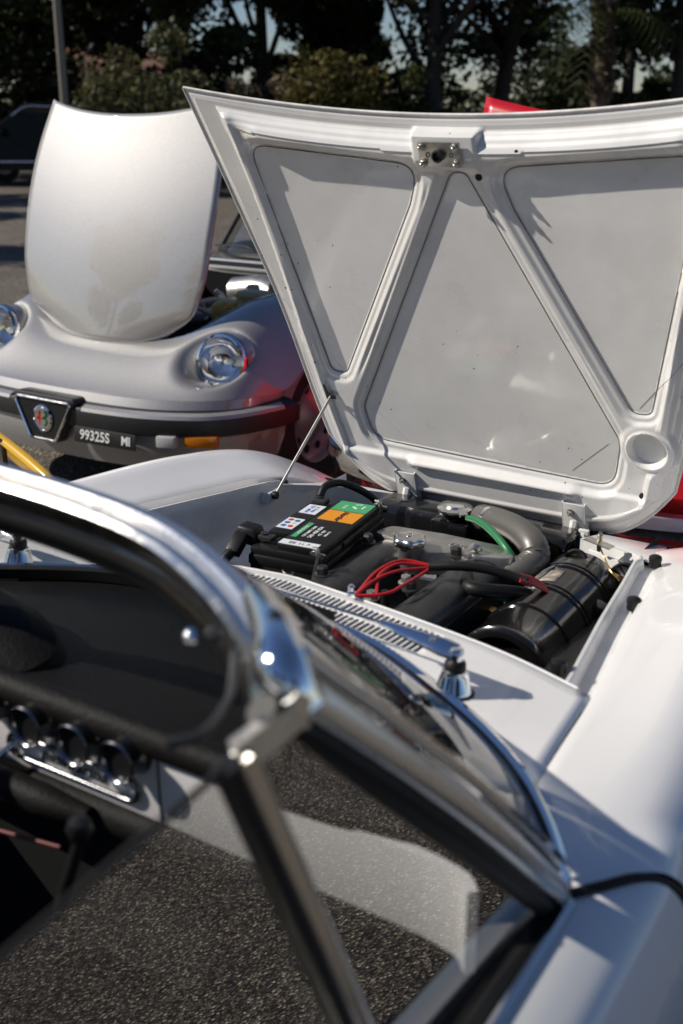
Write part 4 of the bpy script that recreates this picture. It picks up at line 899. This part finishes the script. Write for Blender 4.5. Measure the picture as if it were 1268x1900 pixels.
# cowl grille, windscreen, cabin
cg = obj('cowl_grille', box(1.15, .07, .012, .003, loc=(SX, 2.58, .842), rot=(.12, 0, 0)), M['black'], SV)
cm = mesh('grille_slat', *box(.009, .06, .006), M['cast'])
for k in range(70): inst('grille_slat', cm, cg, (SX-.55+.016*k, 2.58, .851), (.12, 0, 0))
obj('cowl_trim', join(box(1.2, .02, .016, .005, loc=(SX, 2.535, .836)), box(1.25, .05, .03, .01, loc=(SX, 2.65, .85))), M['silver'], SV)
sA = [(SX-.62, 2.98, .86), (SX-.35, 2.74, .87), (SX, 2.68, .875), (SX+.35, 2.74, .87), (SX+.62, 2.98, .86)]; sT = [(SX-.56, 3.32, 1.26), (SX-.3, 3.18, 1.28), (SX, 3.14, 1.285), (SX+.3, 3.18, 1.28), (SX+.56, 3.32, 1.26)]
sAc, sTc = crom(sA, 6), crom(sT, 6)
sws = obj('windscreen', grid(np.array([sAc*(1-t)+sTc*t for t in np.linspace(0, 1, 6)])), M['glass'], SV)
obj('windscreen_frame', join(tube(sTc, .016, 10, 1), tube(sAc, .010, 10, 1), tube([sA[0], sT[0]], .017, 10, 1), tube([sA[-1], sT[-1]], .017, 10, 1)), M['black'], sws)
for x in (-.28, .25): obj('wiper', join(tube([(SX+x+.2, 2.70, .885), (SX+x, 2.735, .93), (SX+x-.2, 2.77, .91)], .007, 8), tube([(SX+x+.2, 2.70, .86), (SX+x+.2, 2.70, .89)], .012, 10, 1)), M['blackgloss'], SV)
obj('wing_mirror', join(box(.12, .05, .09, .025, 3, loc=(SX+.82, 2.95, 1.0)), tube([(SX+.82, 2.95, .96), (SX+.78, 2.97, .86)], .014, 8, 1)), M['black'], SV)
obj('soft_top', grid(np.array([sTc+np.array((0, .02+1.1*t, .09*math.sin(math.pi*t)-.35*t**4)) for t in np.linspace(0, 1, 10)])), M['rubber'], SV)
rows = []
for y in np.linspace(2.70, 5.0, 24):
    hwx_ = HWS*(1-.2*max(0, (y-4)/1.)**2); zt_ = .86-.03*max(0, y-4); rows.append([(SX+hwx_*math.sin(a*math.pi/2), y, .25+(zt_-.25)*(1-abs(a)**6)) for a in np.linspace(-1, 1, 25)])
Gr = np.array(rows); obj('rear_body', grid(Gr), M['silver'], SV)
obj('dashboard', box(1.2, .3, .14, .05, 3, loc=(SX, 3.05, .83)), M['vinyl'], SV)
swl = mesh('wheel', *xf(lathe([(p[0]*1.0, p[1]) for p in tyre_p], 44, False), (0, 0, 0), (0, math.pi/2, 0)), M['tyre'])
hole_m = mesh('rim_hole', *xf(lathe([(.019, .0), (.019, .004)], 14), (0, 0, 0), (0, math.pi/2, 0)), M['dark'])
for x, y, rz in ((.745, 1.84, 0), (-.745, 1.84, math.pi), (.745, 4.3, 0), (-.745, 4.3, math.pi)):
    wq = inst('wheel', swl, SV, (SX+x, y, .312), (0, 0, rz)); q = bpy.data.objects.new('rim', rim); COL.objects.link(q); q.parent = wq
    if x > 0:
        for k in range(10):
            a = 2*math.pi*k/10; q = bpy.data.objects.new('rim_hole', hole_m); COL.objects.link(q); q.parent = wq; q.location = (.0255, .145*math.cos(a), .145*math.sin(a))

# =================================================================================== RED CAR (behind the raised bonnet)
RX, RY = -.38, 1.02
RC = thing('red_car', (RX, 2.6, 0), 'red car with its bonnet up, mostly hidden behind the raised white bonnet', 'car')
rows = []
for t in np.linspace(0, 1, 40):
    row = []
    for a in np.linspace(-1, 1, 41):
        x = .80*math.sin(a*math.pi/2); y0 = RY+.30*(1-math.sqrt(max(0, 1-abs(x/.80)**3))); y = y0+(2.6-y0)*t; d = min(y-y0, (.80-abs(x))*1.2); k = max(0, min(1, d/.2)); row.append((RX+x, y, .50+(.28+.04*t)*(1-(1-k)**2.4)))
    rows.append(row)
obj('body', grid(np.array(rows)), M['redpaint'], RC)
rows = []
for a in np.linspace(-1, 1, 61):
    x = .80*math.sin(a*math.pi/2); y0 = RY+.30*(1-math.sqrt(max(0, 1-abs(x/.80)**3))); rows.append([(RX+x*(1-.03*t), y0+.06*t, .50-.28*t) for t in np.linspace(0, 1, 4)])
obj('front_apron', grid(np.array(rows), True), M['redpaint'], RC)
bpr = [(RX+.84*math.sin(a*math.pi/2), RY-.06+.30*(1-math.sqrt(max(0, 1-abs(.8*math.sin(a*math.pi/2)/.801)**3))), .43) for a in np.linspace(-.96, .96, 41)]
rb_ = obj('bumper', sweep(bpr, [(-.02, -.04), (.02, -.04), (.03, 0), (.02, .035), (-.02, .035)]), M['chrome'], RC)
obj('grille', box(.9, .03, .12, .01, loc=(RX, RY-.005, .5)), M['black'], RC)
for s in (1, -1):
    for zz_ in (0,):
        obj('side_panel', grid(np.array([[(RX+s*.80, y, z) for z in (.52, .38, .24)] for y in np.linspace(1.35, 1.75, 8)]+[[(RX+s*.80, y, z) for z in (.70, .68, .66)] for y in np.linspace(1.78, 2.35, 8)]+[[(RX+s*.80, y, z) for z in (.7, .5, .24)] for y in np.linspace(2.4, 4.4, 8)]), s < 0), M['redpaint'], RC)
    hq = obj('headlamp', aim(lathe([(.07, -.03), (.095, 0), (.10, .02), (.09, .03), (.05, .045), (.001, .05)], 28), (RX+s*.6, RY+.15, .66), (0, -1, .1)), M['lens'], RC)
    obj('lamp_ring', aim(lathe([(.09, .01), (.104, .02), (.10, .032), (.092, .03)], 28, False), (RX+s*.6, RY+.15, .66), (0, -1, .1)), M['chrome'], hq)
for x, y, rz in ((.70, 2.05, 0), (-.70, 2.05, math.pi), (.70, 4.2, 0), (-.70, 4.2, math.pi)):
    wq = inst('wheel', tym, RC, (RX+x, y, .318), (0, 0, rz)); q = bpy.data.objects.new('rim', rim); COL.objects.link(q); q.parent = wq
tl = np.array(P(903, 179, y=2.05)); tr_ = np.array(P(1012, 201, y=2.05))
rows = []
for t in np.linspace(0, 1, 24):
    row = []
    for s in np.linspace(-1, 1, 33):
        q = (s+1)/2; zt_ = tl[2]-.075*math.sin(min(1, q*1.0)*math.pi)*1.0; x = tl[0]+1.15*q; z = .70+(zt_-.70)*t; row.append((x, 1.72+(tl[1]-1.72)*t-.05*(1-s*s), z))
    rows.append(row)
rbn = obj('bonnet', grid(np.array(rows)), M['redpaint'], RC); thick(rbn, .02, -1)
rows = []
for y in np.linspace(2.6, 4.9, 20): rows.append([(RX+.80*math.sin(a*math.pi/2), y, .25+(.82-.25)*(1-abs(a)**6)) for a in np.linspace(-1, 1, 25)])
obj('rear_body', grid(np.array(rows)), M['redpaint'], RC)
rws = obj('windscreen', grid(np.array([[(RX+x, 2.75-.1*(1-(x/.6)**2)+.45*t, .84+.42*t) for x in np.linspace(-.62+.06*t, .62-.06*t, 9)] for t in (0, .5, 1)])), M['tint'], RC)
obj('roof', grid(np.array([[(RX+x, 3.2+1.1*t, 1.27+.04*math.sin(math.pi*t)-.3*max(0, t-.7)) for x in np.linspace(-.56, .56, 9)] for t in np.linspace(0, 1, 8)])), M['rubber'], RC)

# =================================================================================== YELLOW CAR (far left, only a corner shows)
YC = thing('yellow_car', (-1.95, -1.0, 0), 'yellow car left of the white convertible, only the corner of its raised front lid showing', 'car')
e0, e1_ = np.array(P(4, 815, z=.70)), np.array(P(100, 886, z=.66)); ed = (e1_-e0)/np.linalg.norm(e1_-e0)
hd = np.array((-ed[1], ed[0], 0)); hd /= np.linalg.norm(hd)
rows = []
for t in np.linspace(0, 1, 8):
    row = []
    for q in np.linspace(-.9, 1, 22):
        base = e0+(e1_-e0)*q; rr_ = max(0, q-.8); base = base+np.array((0, 0, -.02*(max(0, q)**2)-.08*rr_)); row.append(tuple(base+hd*.20*t+np.array((0, 0, -.24*t))+ed*(-.04*t*max(0, q))))
    rows.append(row)
lid = obj('front_lid', grid(np.array(rows)), M['yellow'], YC); thick(lid, .028, 0)
rows = []
cY = e0-ed*.30; 
for t in np.linspace(0, 1, 16):
    row = []
    for a in np.linspace(-1, 1, 25):
        x = .52*math.sin(a*math.pi/2); y = -1.9+2.15*t; z = .2+(.30+.08*(1-t))*(1-abs(a)**5)*(1-.35*max(0, t-.75)*4*.5)
        p = np.array((cY[0], cY[1], 0))+ed*np.array([1, 1, 0])*x+hd*y; row.append((p[0], p[1], z))
    rows.append(row)
obj('body', grid(np.array(rows)), M['yellow'], YC)
obj('lid_hinge_panel', fromframe(box(.8, .03, .2, .01), np.array((cY[0], cY[1], .36))+hd*.24, tuple(ed*np.array((1, 1, 0))), tuple(hd), (0, 0, 1)), M['bumperblack'], YC)
for sx_ in (-.5, .5):
    for yy in (-.05, -1.5):
        p = np.array((cY[0], cY[1], .26))+ed*np.array((1, 1, 0))*sx_+hd*yy; inst('wheel', tym, YC, p, (0, 0, math.atan2(ed[1], ed[0])), .8)
# the corner's plastic end piece
obj('black_trim', fromframe(box(.06, .02, .10, .006), e0+np.array((0, 0, -.05))-ed*.02, tuple(ed), tuple(hd), (0, 0, 1)), M['bumperblack'], YC)

# =================================================================================== BLACK SUV
def place(u, d): # a spot on the ground under image column u at range d
    r = np.array([_fw[0], _fw[1]]); r /= np.linalg.norm(r); rr_ = _rt[:2]; f = FPX/math.cos(PIT)
    p = CC[:2]+r*d+rr_*d*(u-634)/f; return float(p[0]), float(p[1])
ux, uy = place(105, 25.0); ua = YAW
SU = thing('black_suv', (ux, uy, 0), 'black estate car parked far left in the shade under the trees', 'car')
fx_ = lambda l, dpt, z: (ux+l*math.cos(ua)-dpt*math.sin(ua), uy+l*math.sin(ua)+dpt*math.cos(ua), z)
prof = [(-2.3, .45), (-2.3, .75), (-2.15, .92), (-1.25, 1.05), (-.55, 1.58), (-.2, 1.66), (1.3, 1.66), (1.9, 1.52), (2.25, 1.1), (2.32, .8), (2.28, .42), (1.85, .35), (-1.9, .35)]
rows = []
for dpt in (-.90, -.86, -.7, .7, .86, .90):
    k = 1-.0*abs(dpt); rows.append([fx_(p[0], dpt*(1-(.16 if p[1] > 1.1 else 0)), p[1]-(.03 if abs(dpt) > .87 else 0)) for p in prof+prof[:1]])
v, f = grid(np.array(rows)); n0 = len(prof)+1
f += [tuple(range(n0-1)), tuple(5*n0+i for i in range(n0-1))[::-1]]
obj('body', (v, f), M['suvblack'], SU, 30)
win = [[(-1.05, 1.1), (-.5, 1.5), (.1, 1.53), (.1, 1.1)], [(.16, 1.1), (.16, 1.53), (1.05, 1.53), (1.05, 1.1)], [(1.12, 1.1), (1.12, 1.53), (1.55, 1.50), (1.95, 1.15)]]
for wq in win:
    wi = obj('side_window', fromframe(prism(wq, .01), fx_(0, -.785, 0), (math.cos(ua), math.sin(ua), 0), (0, 0, 1), (math.sin(ua), -math.cos(ua), 0)), M['tint'], SU)
obj('window_trim', tube([fx_(*q) for q in [(-1.1, -.80, 1.07), (-.52, -.79, 1.53), (0, -.785, 1.56), (1.3, -.785, 1.56), (1.75, -.79, 1.46), (2.05, -.80, 1.15)]], .014, 6, 4), M['chrome'], SU)
obj('wing_mirror', xf(box(.12, .2, .16, .04), fx_(-.92, -.98, 1.08), (0, 0, ua)), M['suvblack'], SU)
obj('door_trim', tube([fx_(-1.2, -.905, .5), fx_(1.2, -.905, .5)], .02, 6, 1), M['chrome'], SU)
for l in (-1.45, 1.45):
    for dpt in (-.82, .82):
        wq = inst('wheel', tym, SU, fx_(l, dpt, .34), (0, 0, ua+math.pi/2*(-1 if dpt < 0 else 1)), 1.08); q = bpy.data.objects.new('rim', rim); COL.objects.link(q); q.parent = wq

# =================================================================================== BACKGROUND
bark = mat('bark', (.045, .036, .028), .9, var=.4, vscale=12, bump=.6, bscale=20)
def leafmat(name, c1, c2):
    m, n, b = nodes(name); L = n.links.new; gi = N(n, 'ObjectInfo'); tc = N(n, 'TexCoord'); ns = N(n, 'TexNoise', Scale=1.1, Detail=3); L(tc.outputs['Object'], ns.inputs[0])
    r = N(n, 'MapRange'); r.inputs[1].default_value = .35; r.inputs[2].default_value = .65; L(ns.outputs[0], r.inputs[0])
    wn = N(n, 'TexWhiteNoise'); v3 = N(n, 'NewGeometry'); L(v3.outputs['Position'], wn.inputs[0])
    mx = N(n, 'Mix', data_type='RGBA'); L(r.outputs[0], mx.inputs[0]); mx.inputs[6].default_value = (*c1, 1); mx.inputs[7].default_value = (*c2, 1)
    L(mx.outputs[2], b.inputs['Base Color']); b.inputs['Roughness'].default_value = .6; b.inputs['Specular IOR Level'].default_value = .2
    tr = N(n, 'BsdfTranslucent'); L(mx.outputs[2], tr.inputs[0]); ms = N(n, 'MixShader'); ms.inputs[0].default_value = .25
    o = n.nodes['Material Output']; L(b.outputs[0], ms.inputs[1]); L(tr.outputs[0], ms.inputs[2]); L(ms.outputs[0], o.inputs[0]); return m
LM = {'dark': leafmat('dark_leaves', (.012, .017, .007), (.048, .06, .020)), 'olive': leafmat('olive_leaves', (.045, .05, .022), (.13, .125, .05)), 'mid': leafmat('green_leaves', (.016, .024, .008), (.06, .07, .018)),
      'gold': leafmat('yellowing_leaves', (.035, .036, .010), (.13, .11, .03)), 'dry': leafmat('dry_leaves', (.09, .07, .045), (.22, .17, .11))}
def leaves(clumps, n, size, asp=.5, hang=0):
    cl = np.array(clumps, float); vol = cl[:, 3]*cl[:, 4]*cl[:, 5]; pk = rng.choice(len(cl), n, p=vol/vol.sum())
    d = rng.normal(size=(n, 3)); d /= np.linalg.norm(d, axis=1)[:, None]; rad = rng.random(n)**(1/2.2); ctr = cl[pk, :3]+d*rad[:, None]*cl[pk, 3:6]
    # sub-clumping so that light and gaps show
    ctr += .25*cl[pk, 3:6]*np.sin(ctr*np.array([5.1, 4.3, 6.7])+pk[:, None])*.5
    a = rng.normal(size=(n, 3)); a[:, 2] -= hang; a /= np.linalg.norm(a, axis=1)[:, None]; b = np.cross(a, rng.normal(size=(n, 3))); b /= np.linalg.norm(b, axis=1)[:, None]
    s = size*(.6+.8*rng.random(n))[:, None]; A = a*s; Bv = b*s*asp
    V = np.stack([ctr-A, ctr+Bv, ctr+A, ctr-Bv], 1).reshape(-1, 3); F = np.arange(4*n).reshape(-1, 4); return V, F
def fastobj(name, V, F, m, parent):
    me = bpy.data.meshes.new(name); me.vertices.add(len(V)); me.vertices.foreach_set('co', V.astype(np.float32).ravel()); k = F.shape[1]
    me.loops.add(F.size); me.loops.foreach_set('vertex_index', F.astype(np.int32).ravel()); me.polygons.add(len(F)); me.polygons.foreach_set('loop_start', np.arange(0, F.size, k, dtype=np.int32)); me.polygons.foreach_set('loop_total', np.full(len(F), k, dtype=np.int32)); me.update(calc_edges=True)
    me.materials.append(m); return link(bpy.data.objects.new(name, me), parent)
def tree(u, d, h, rad, label, lm='dark', n=9000, low=.5, trunk=.16, cat='tree', limbs=6, leaf=.10, name='tree', seed=0, lean=0):
    global rng
    rng = np.random.default_rng(seed+7); x, y = place(u, d); T_ = thing(name, (x, y, 0), label, cat, None)
    cl = []; tr_ = []
    top = np.array((x+lean, y, h*.62)); tr_.append(tube([(x, y, -.1), (x+lean*.3+.05, y, h*.25), (x+lean*.7, y+.05, h*.45), top], [trunk, trunk*.8, trunk*.6, trunk*.3], 10, 5))
    for k in range(limbs):
        a = 2*math.pi*k/limbs+rng.random(); t = .25+.6*rng.random(); st_ = np.array((x+lean*t*.8, y, h*(.12+.45*t))); en = st_+np.array((math.cos(a)*rad*.75, math.sin(a)*rad*.75, h*(.12+.2*rng.random()))); en[2] = max(en[2], low+.5)
        tr_.append(tube([st_, st_+(en-st_)*.45+np.array((0, 0, -.05*h*rng.random()+.06)), en], [trunk*.45, trunk*.3, trunk*.08], 7, 4))
        cl.append((*en, rad*(.35+.25*rng.random()), rad*(.35+.25*rng.random()), rad*(.28+.2*rng.random())))
    for k in range(limbs+4):
        a = rng.random()*6.28; r_ = rad*.8*rng.random()**.5; z = low+(h-low)*(.08+.9*rng.random()); kk = 1-.5*max(0, (z/h-.6))
        cl.append((x+lean*z/h+r_*math.cos(a)*kk, y+r_*math.sin(a)*kk, z, rad*.42, rad*.42, min(.3*rad+.1, (h-low)*.2)))
    obj('trunk', join(*tr_), bark, T_); V, F = leaves(cl, n, leaf); V[:, 2] = np.maximum(V[:, 2], .02); fastobj('crown', V, F, LM[lm], T_); return T_
TG = 'trees behind the parked cars'
tree(-20, 27, 7.5, 3.0, 'dense dark tree at the far left edge behind the lamp pole', 'dark', 22000, .2, .2, seed=1)
tree(85, 33, 8, 2.0, 'dark tree right behind the pale lamp pole', 'dark', 15000, .6, .16, seed=2)
tree(255, 30, 8.5, 2.5, 'dark tree rising behind the olive green shrub', 'dark', 15000, .9, .17, seed=3)
tree(345, 26, 8, 1.5, 'slim dark trunked tree at the right end of the olive shrub', 'dark', 8000, .9, .15, seed=4)
tree(485, 28, 8.5, 2.2, 'dense dark tree above the left corner of the raised white bonnet', 'dark', 19000, .2, .2, seed=5)
tree(625, 31, 8.5, 2.3, 'dark tree with yellowing bushes at its foot', 'mid', 113000, .2, .18, seed=6)
tree(800, 26, 8.5, 2.4, 'many-limbed tree with a forked dark trunk behind the bonnet latch', 'dark', 9000, 1.0, .22, limbs=9, seed=7)
tree(915, 28, 8.5, 2.3, 'leaning dark tree above the red bonnet tip', 'dark', 11000, .6, .22, limbs=8, seed=8, lean=.7)
tree(1255, 27, 10, 1.9, 'tall dark conifer at the far right edge', 'mid', 22000, .2, .22, seed=10)
tree(1160, 33, 9, 1.5, 'dark tree filling the gap between the palm and the conifer', 'dark', 13000, .2, .2, seed=12)
tree(1020, 37, 4.5, 1.9, 'low dark tree below the patch of open sky', 'dark', 7000, .3, .14, seed=13)
tree(150, 42, 3.2, 1.8, 'low far tree beside the terracotta house', 'dark', 4000, .3, .12, seed=14)
tree(400, 40, 2.7, 1.4, 'small far tree under the slit of sky left of the white bonnet', 'dark', 3000, .3, .1, seed=15)
tree(265, 22.5, 2.75, 1.15, 'olive green shrub over the roof of the black estate car', 'olive', 9000, .1, .05, 'shrub', 7, .06, 'shrub', 20)
tree(620, 24, 2.45, 1.1, 'yellowing bush behind the middle of the white bonnet edge', 'gold', 7000, .1, .05, 'bush', 7, .06, 'bush', 21)
tree(505, 24, 2.0, .7, 'brownish dry bush behind the white bonnet left of the yellowing bush', 'dry', 2500, .1, .05, 'bush', 6, .05, 'bush', 22)
tree(735, 25, 2.3, .9, 'green bush at the foot of the many-limbed tree', 'mid', 4500, .1, .05, 'bush', 6, .06, 'bush', 23)
tree(430, 24, 1.95, .5, 'pale dry bush just behind the white bonnet\'s left corner', 'dry', 1600, .1, .04, 'bush', 5, .05, 'bush', 24)
# trees behind the photographer: they are mirrored in the paint
def tree_at(x, y, h, rad, label, **k):
    global place
    old = place; place = lambda u, d: (x, y); t = tree(0, 0, h, rad, label, **k); place = old; return t
tree_at(-19.5, 1.0, 8.5, 2.6, 'tree left of the yellow car whose shade reaches the black estate car', lm='dark', n=7000, low=1.5, trunk=.2, leaf=.2, seed=36)
tree_at(-23, 5.5, 9, 2.8, 'tree at the car park edge left of the black estate car', lm='dark', n=7000, low=1.5, trunk=.2, leaf=.2, seed=37)
tree_at(-4.5, -17, 9, 3.2, 'broad tree well behind the white convertible', lm='dark', n=7000, low=1, trunk=.2, leaf=.2, seed=32)
tree_at(3.5, -18, 10, 3.4, 'broad tree behind the photographer on the right', lm='dark', n=7000, low=1, trunk=.2, leaf=.2, seed=33)
tree_at(-13, -12, 8, 3.0, 'wide tree far to the left behind the yellow car', lm='dark', n=6000, low=1, trunk=.2, leaf=.2, seed=34)
tree_at(12, -9, 9, 3.2, 'wide tree far to the right of the white convertible', lm='dark', n=6000, low=1, trunk=.2, leaf=.2, seed=35)
# palm
px, py = place(1110, 24); PA = thing('palm_tree', (px, py, 0), 'palm with a shaggy pale trunk behind the right side of the bonnet', 'palm')
obj('trunk', tube([(px, py, 0), (px+.02, py, 1.5), (px, py, 3.3)], [.17, .15, .17], 12), mat('palm_trunk', (.12, .09, .06), .9, var=.5, vscale=14), PA)
rng = np.random.default_rng(5); V, F = leaves([(px, py, 1.9+.3*k, .26, .26, .28) for k in range(6)], 1500, .13, .22, 1.2); fastobj('dead_fronds', V, F, LM['dry'], PA)
fr = []
for k in range(13):
    a = rng.random()*6.28; el = rng.random()*1.2-.3; pts = [np.array((px, py, 3.3))+np.array((math.cos(a)*t*1.6*math.cos(el*.5), math.sin(a)*t*1.6*math.cos(el*.5), math.sin(el)*t*1.2-1.1*t*t)) for t in np.linspace(0, 1, 8)]
    for i in range(1, 8):
        for sgn in (-1, 1):
            t = pts[i]-pts[i-1]; t /= np.linalg.norm(t); sd_ = np.cross(t, (0, 0, 1)); sd_ /= np.linalg.norm(sd_)+1e-6
            for q in np.linspace(0, 1, 3): p = pts[i-1]*(1-q)+pts[i]*q; e = p+sd_*sgn*.32+t*.18+np.array((0, 0, -.1)); fr.append([p-t*.015, p+t*.015, e+t*.005, e-t*.005])
Vf = np.array(fr).reshape(-1, 3); fastobj('fronds', Vf, np.arange(len(Vf)).reshape(-1, 4), LM['mid'], PA)
# far-off wood closing the lower horizon
rng = np.random.default_rng(11); cl = []
for u in range(-250, 1600, 40):
    x, y = place(u, 47+6*rng.random()); cl.append((x, y, 1.0, 1.6, 1.6, 1.1+.5*rng.random()))
V, F = leaves(cl, 26000, .16); V[:, 2] = np.maximum(V[:, 2], .02)
hg = fastobj('far_hedge', V, F, LM['dark'], None); hg['kind'] = 'stuff'; tag(hg, 'dark far-off hedge and scrub closing the car park', 'hedge')
# lamp pole
lx, ly = place(120, 21.5); q0 = np.array((lx, ly, 0)); 
LPt = thing('lamp_pole', (lx, ly, 0), 'pale metal lamp pole standing at the left behind the silver bonnet', 'lamp post')
obj('shaft', tube([q0, q0+np.array((0, 0, 3.2)), q0+np.array((0, 0, 6.4))], [.085, .07, .05], 14), mat('galvanised_pole', (.20, .18, .15), .45, .5), LPt)
obj('base_collar', xf(lathe([(.14, 0), (.14, .25), (.10, .3)], 16), (lx, ly, 0)), M['zinc'], LPt); obj('lamp_head', box(.18, .6, .08, .03, loc=(lx, ly-.35, 6.4)), M['zinc'], LPt)
# terracotta house
hx, hy = place(215, 52); HO = thing('terracotta_house', (hx, hy, 0), 'low terracotta coloured house glimpsed between the left trees', 'house')
terra = mat('terracotta_render', (.42, .13, .07), .85, var=.15)
obj('wall', xf(box(7, 5, 2.6), (hx, hy, 1.3), (0, 0, YAW+.2)), terra, HO)
obj('roof', xf(([(-4, -3, 0), (4, -3, 0), (4, 3, 0), (-4, 3, 0), (-2, 0, 1.1), (2, 0, 1.1)], [(0, 1, 5, 4), (1, 2, 5), (2, 3, 4, 5), (3, 0, 4), (3, 2, 1, 0)]), (hx, hy, 2.6), (0, 0, YAW+.2)), mat('roof_tiles', (.16, .08, .05), .9, var=.3, vscale=4), HO, 0)
obj('chimney', xf(box(.9, .9, 1.2), (hx-1.6*math.cos(YAW), hy-1.6*math.sin(YAW), 3.6)), terra, HO)
obj('window', xf(box(1.0, .06, 1.0), (hx+1.5*math.sin(YAW), hy-2.55*math.cos(YAW), 1.5), (0, 0, YAW+.2)), M['tint'], HO)
for o in list(COL.objects):
    if o.parent is None and 'category' in o:
        if o['category'] == 'tree': o['group'] = 'trees round the car park'
        elif o['category'] in ('shrub', 'bush'): o['group'] = 'shrubs behind the parked cars'
        elif o['category'] == 'car': o['group'] = 'cars in the car park'
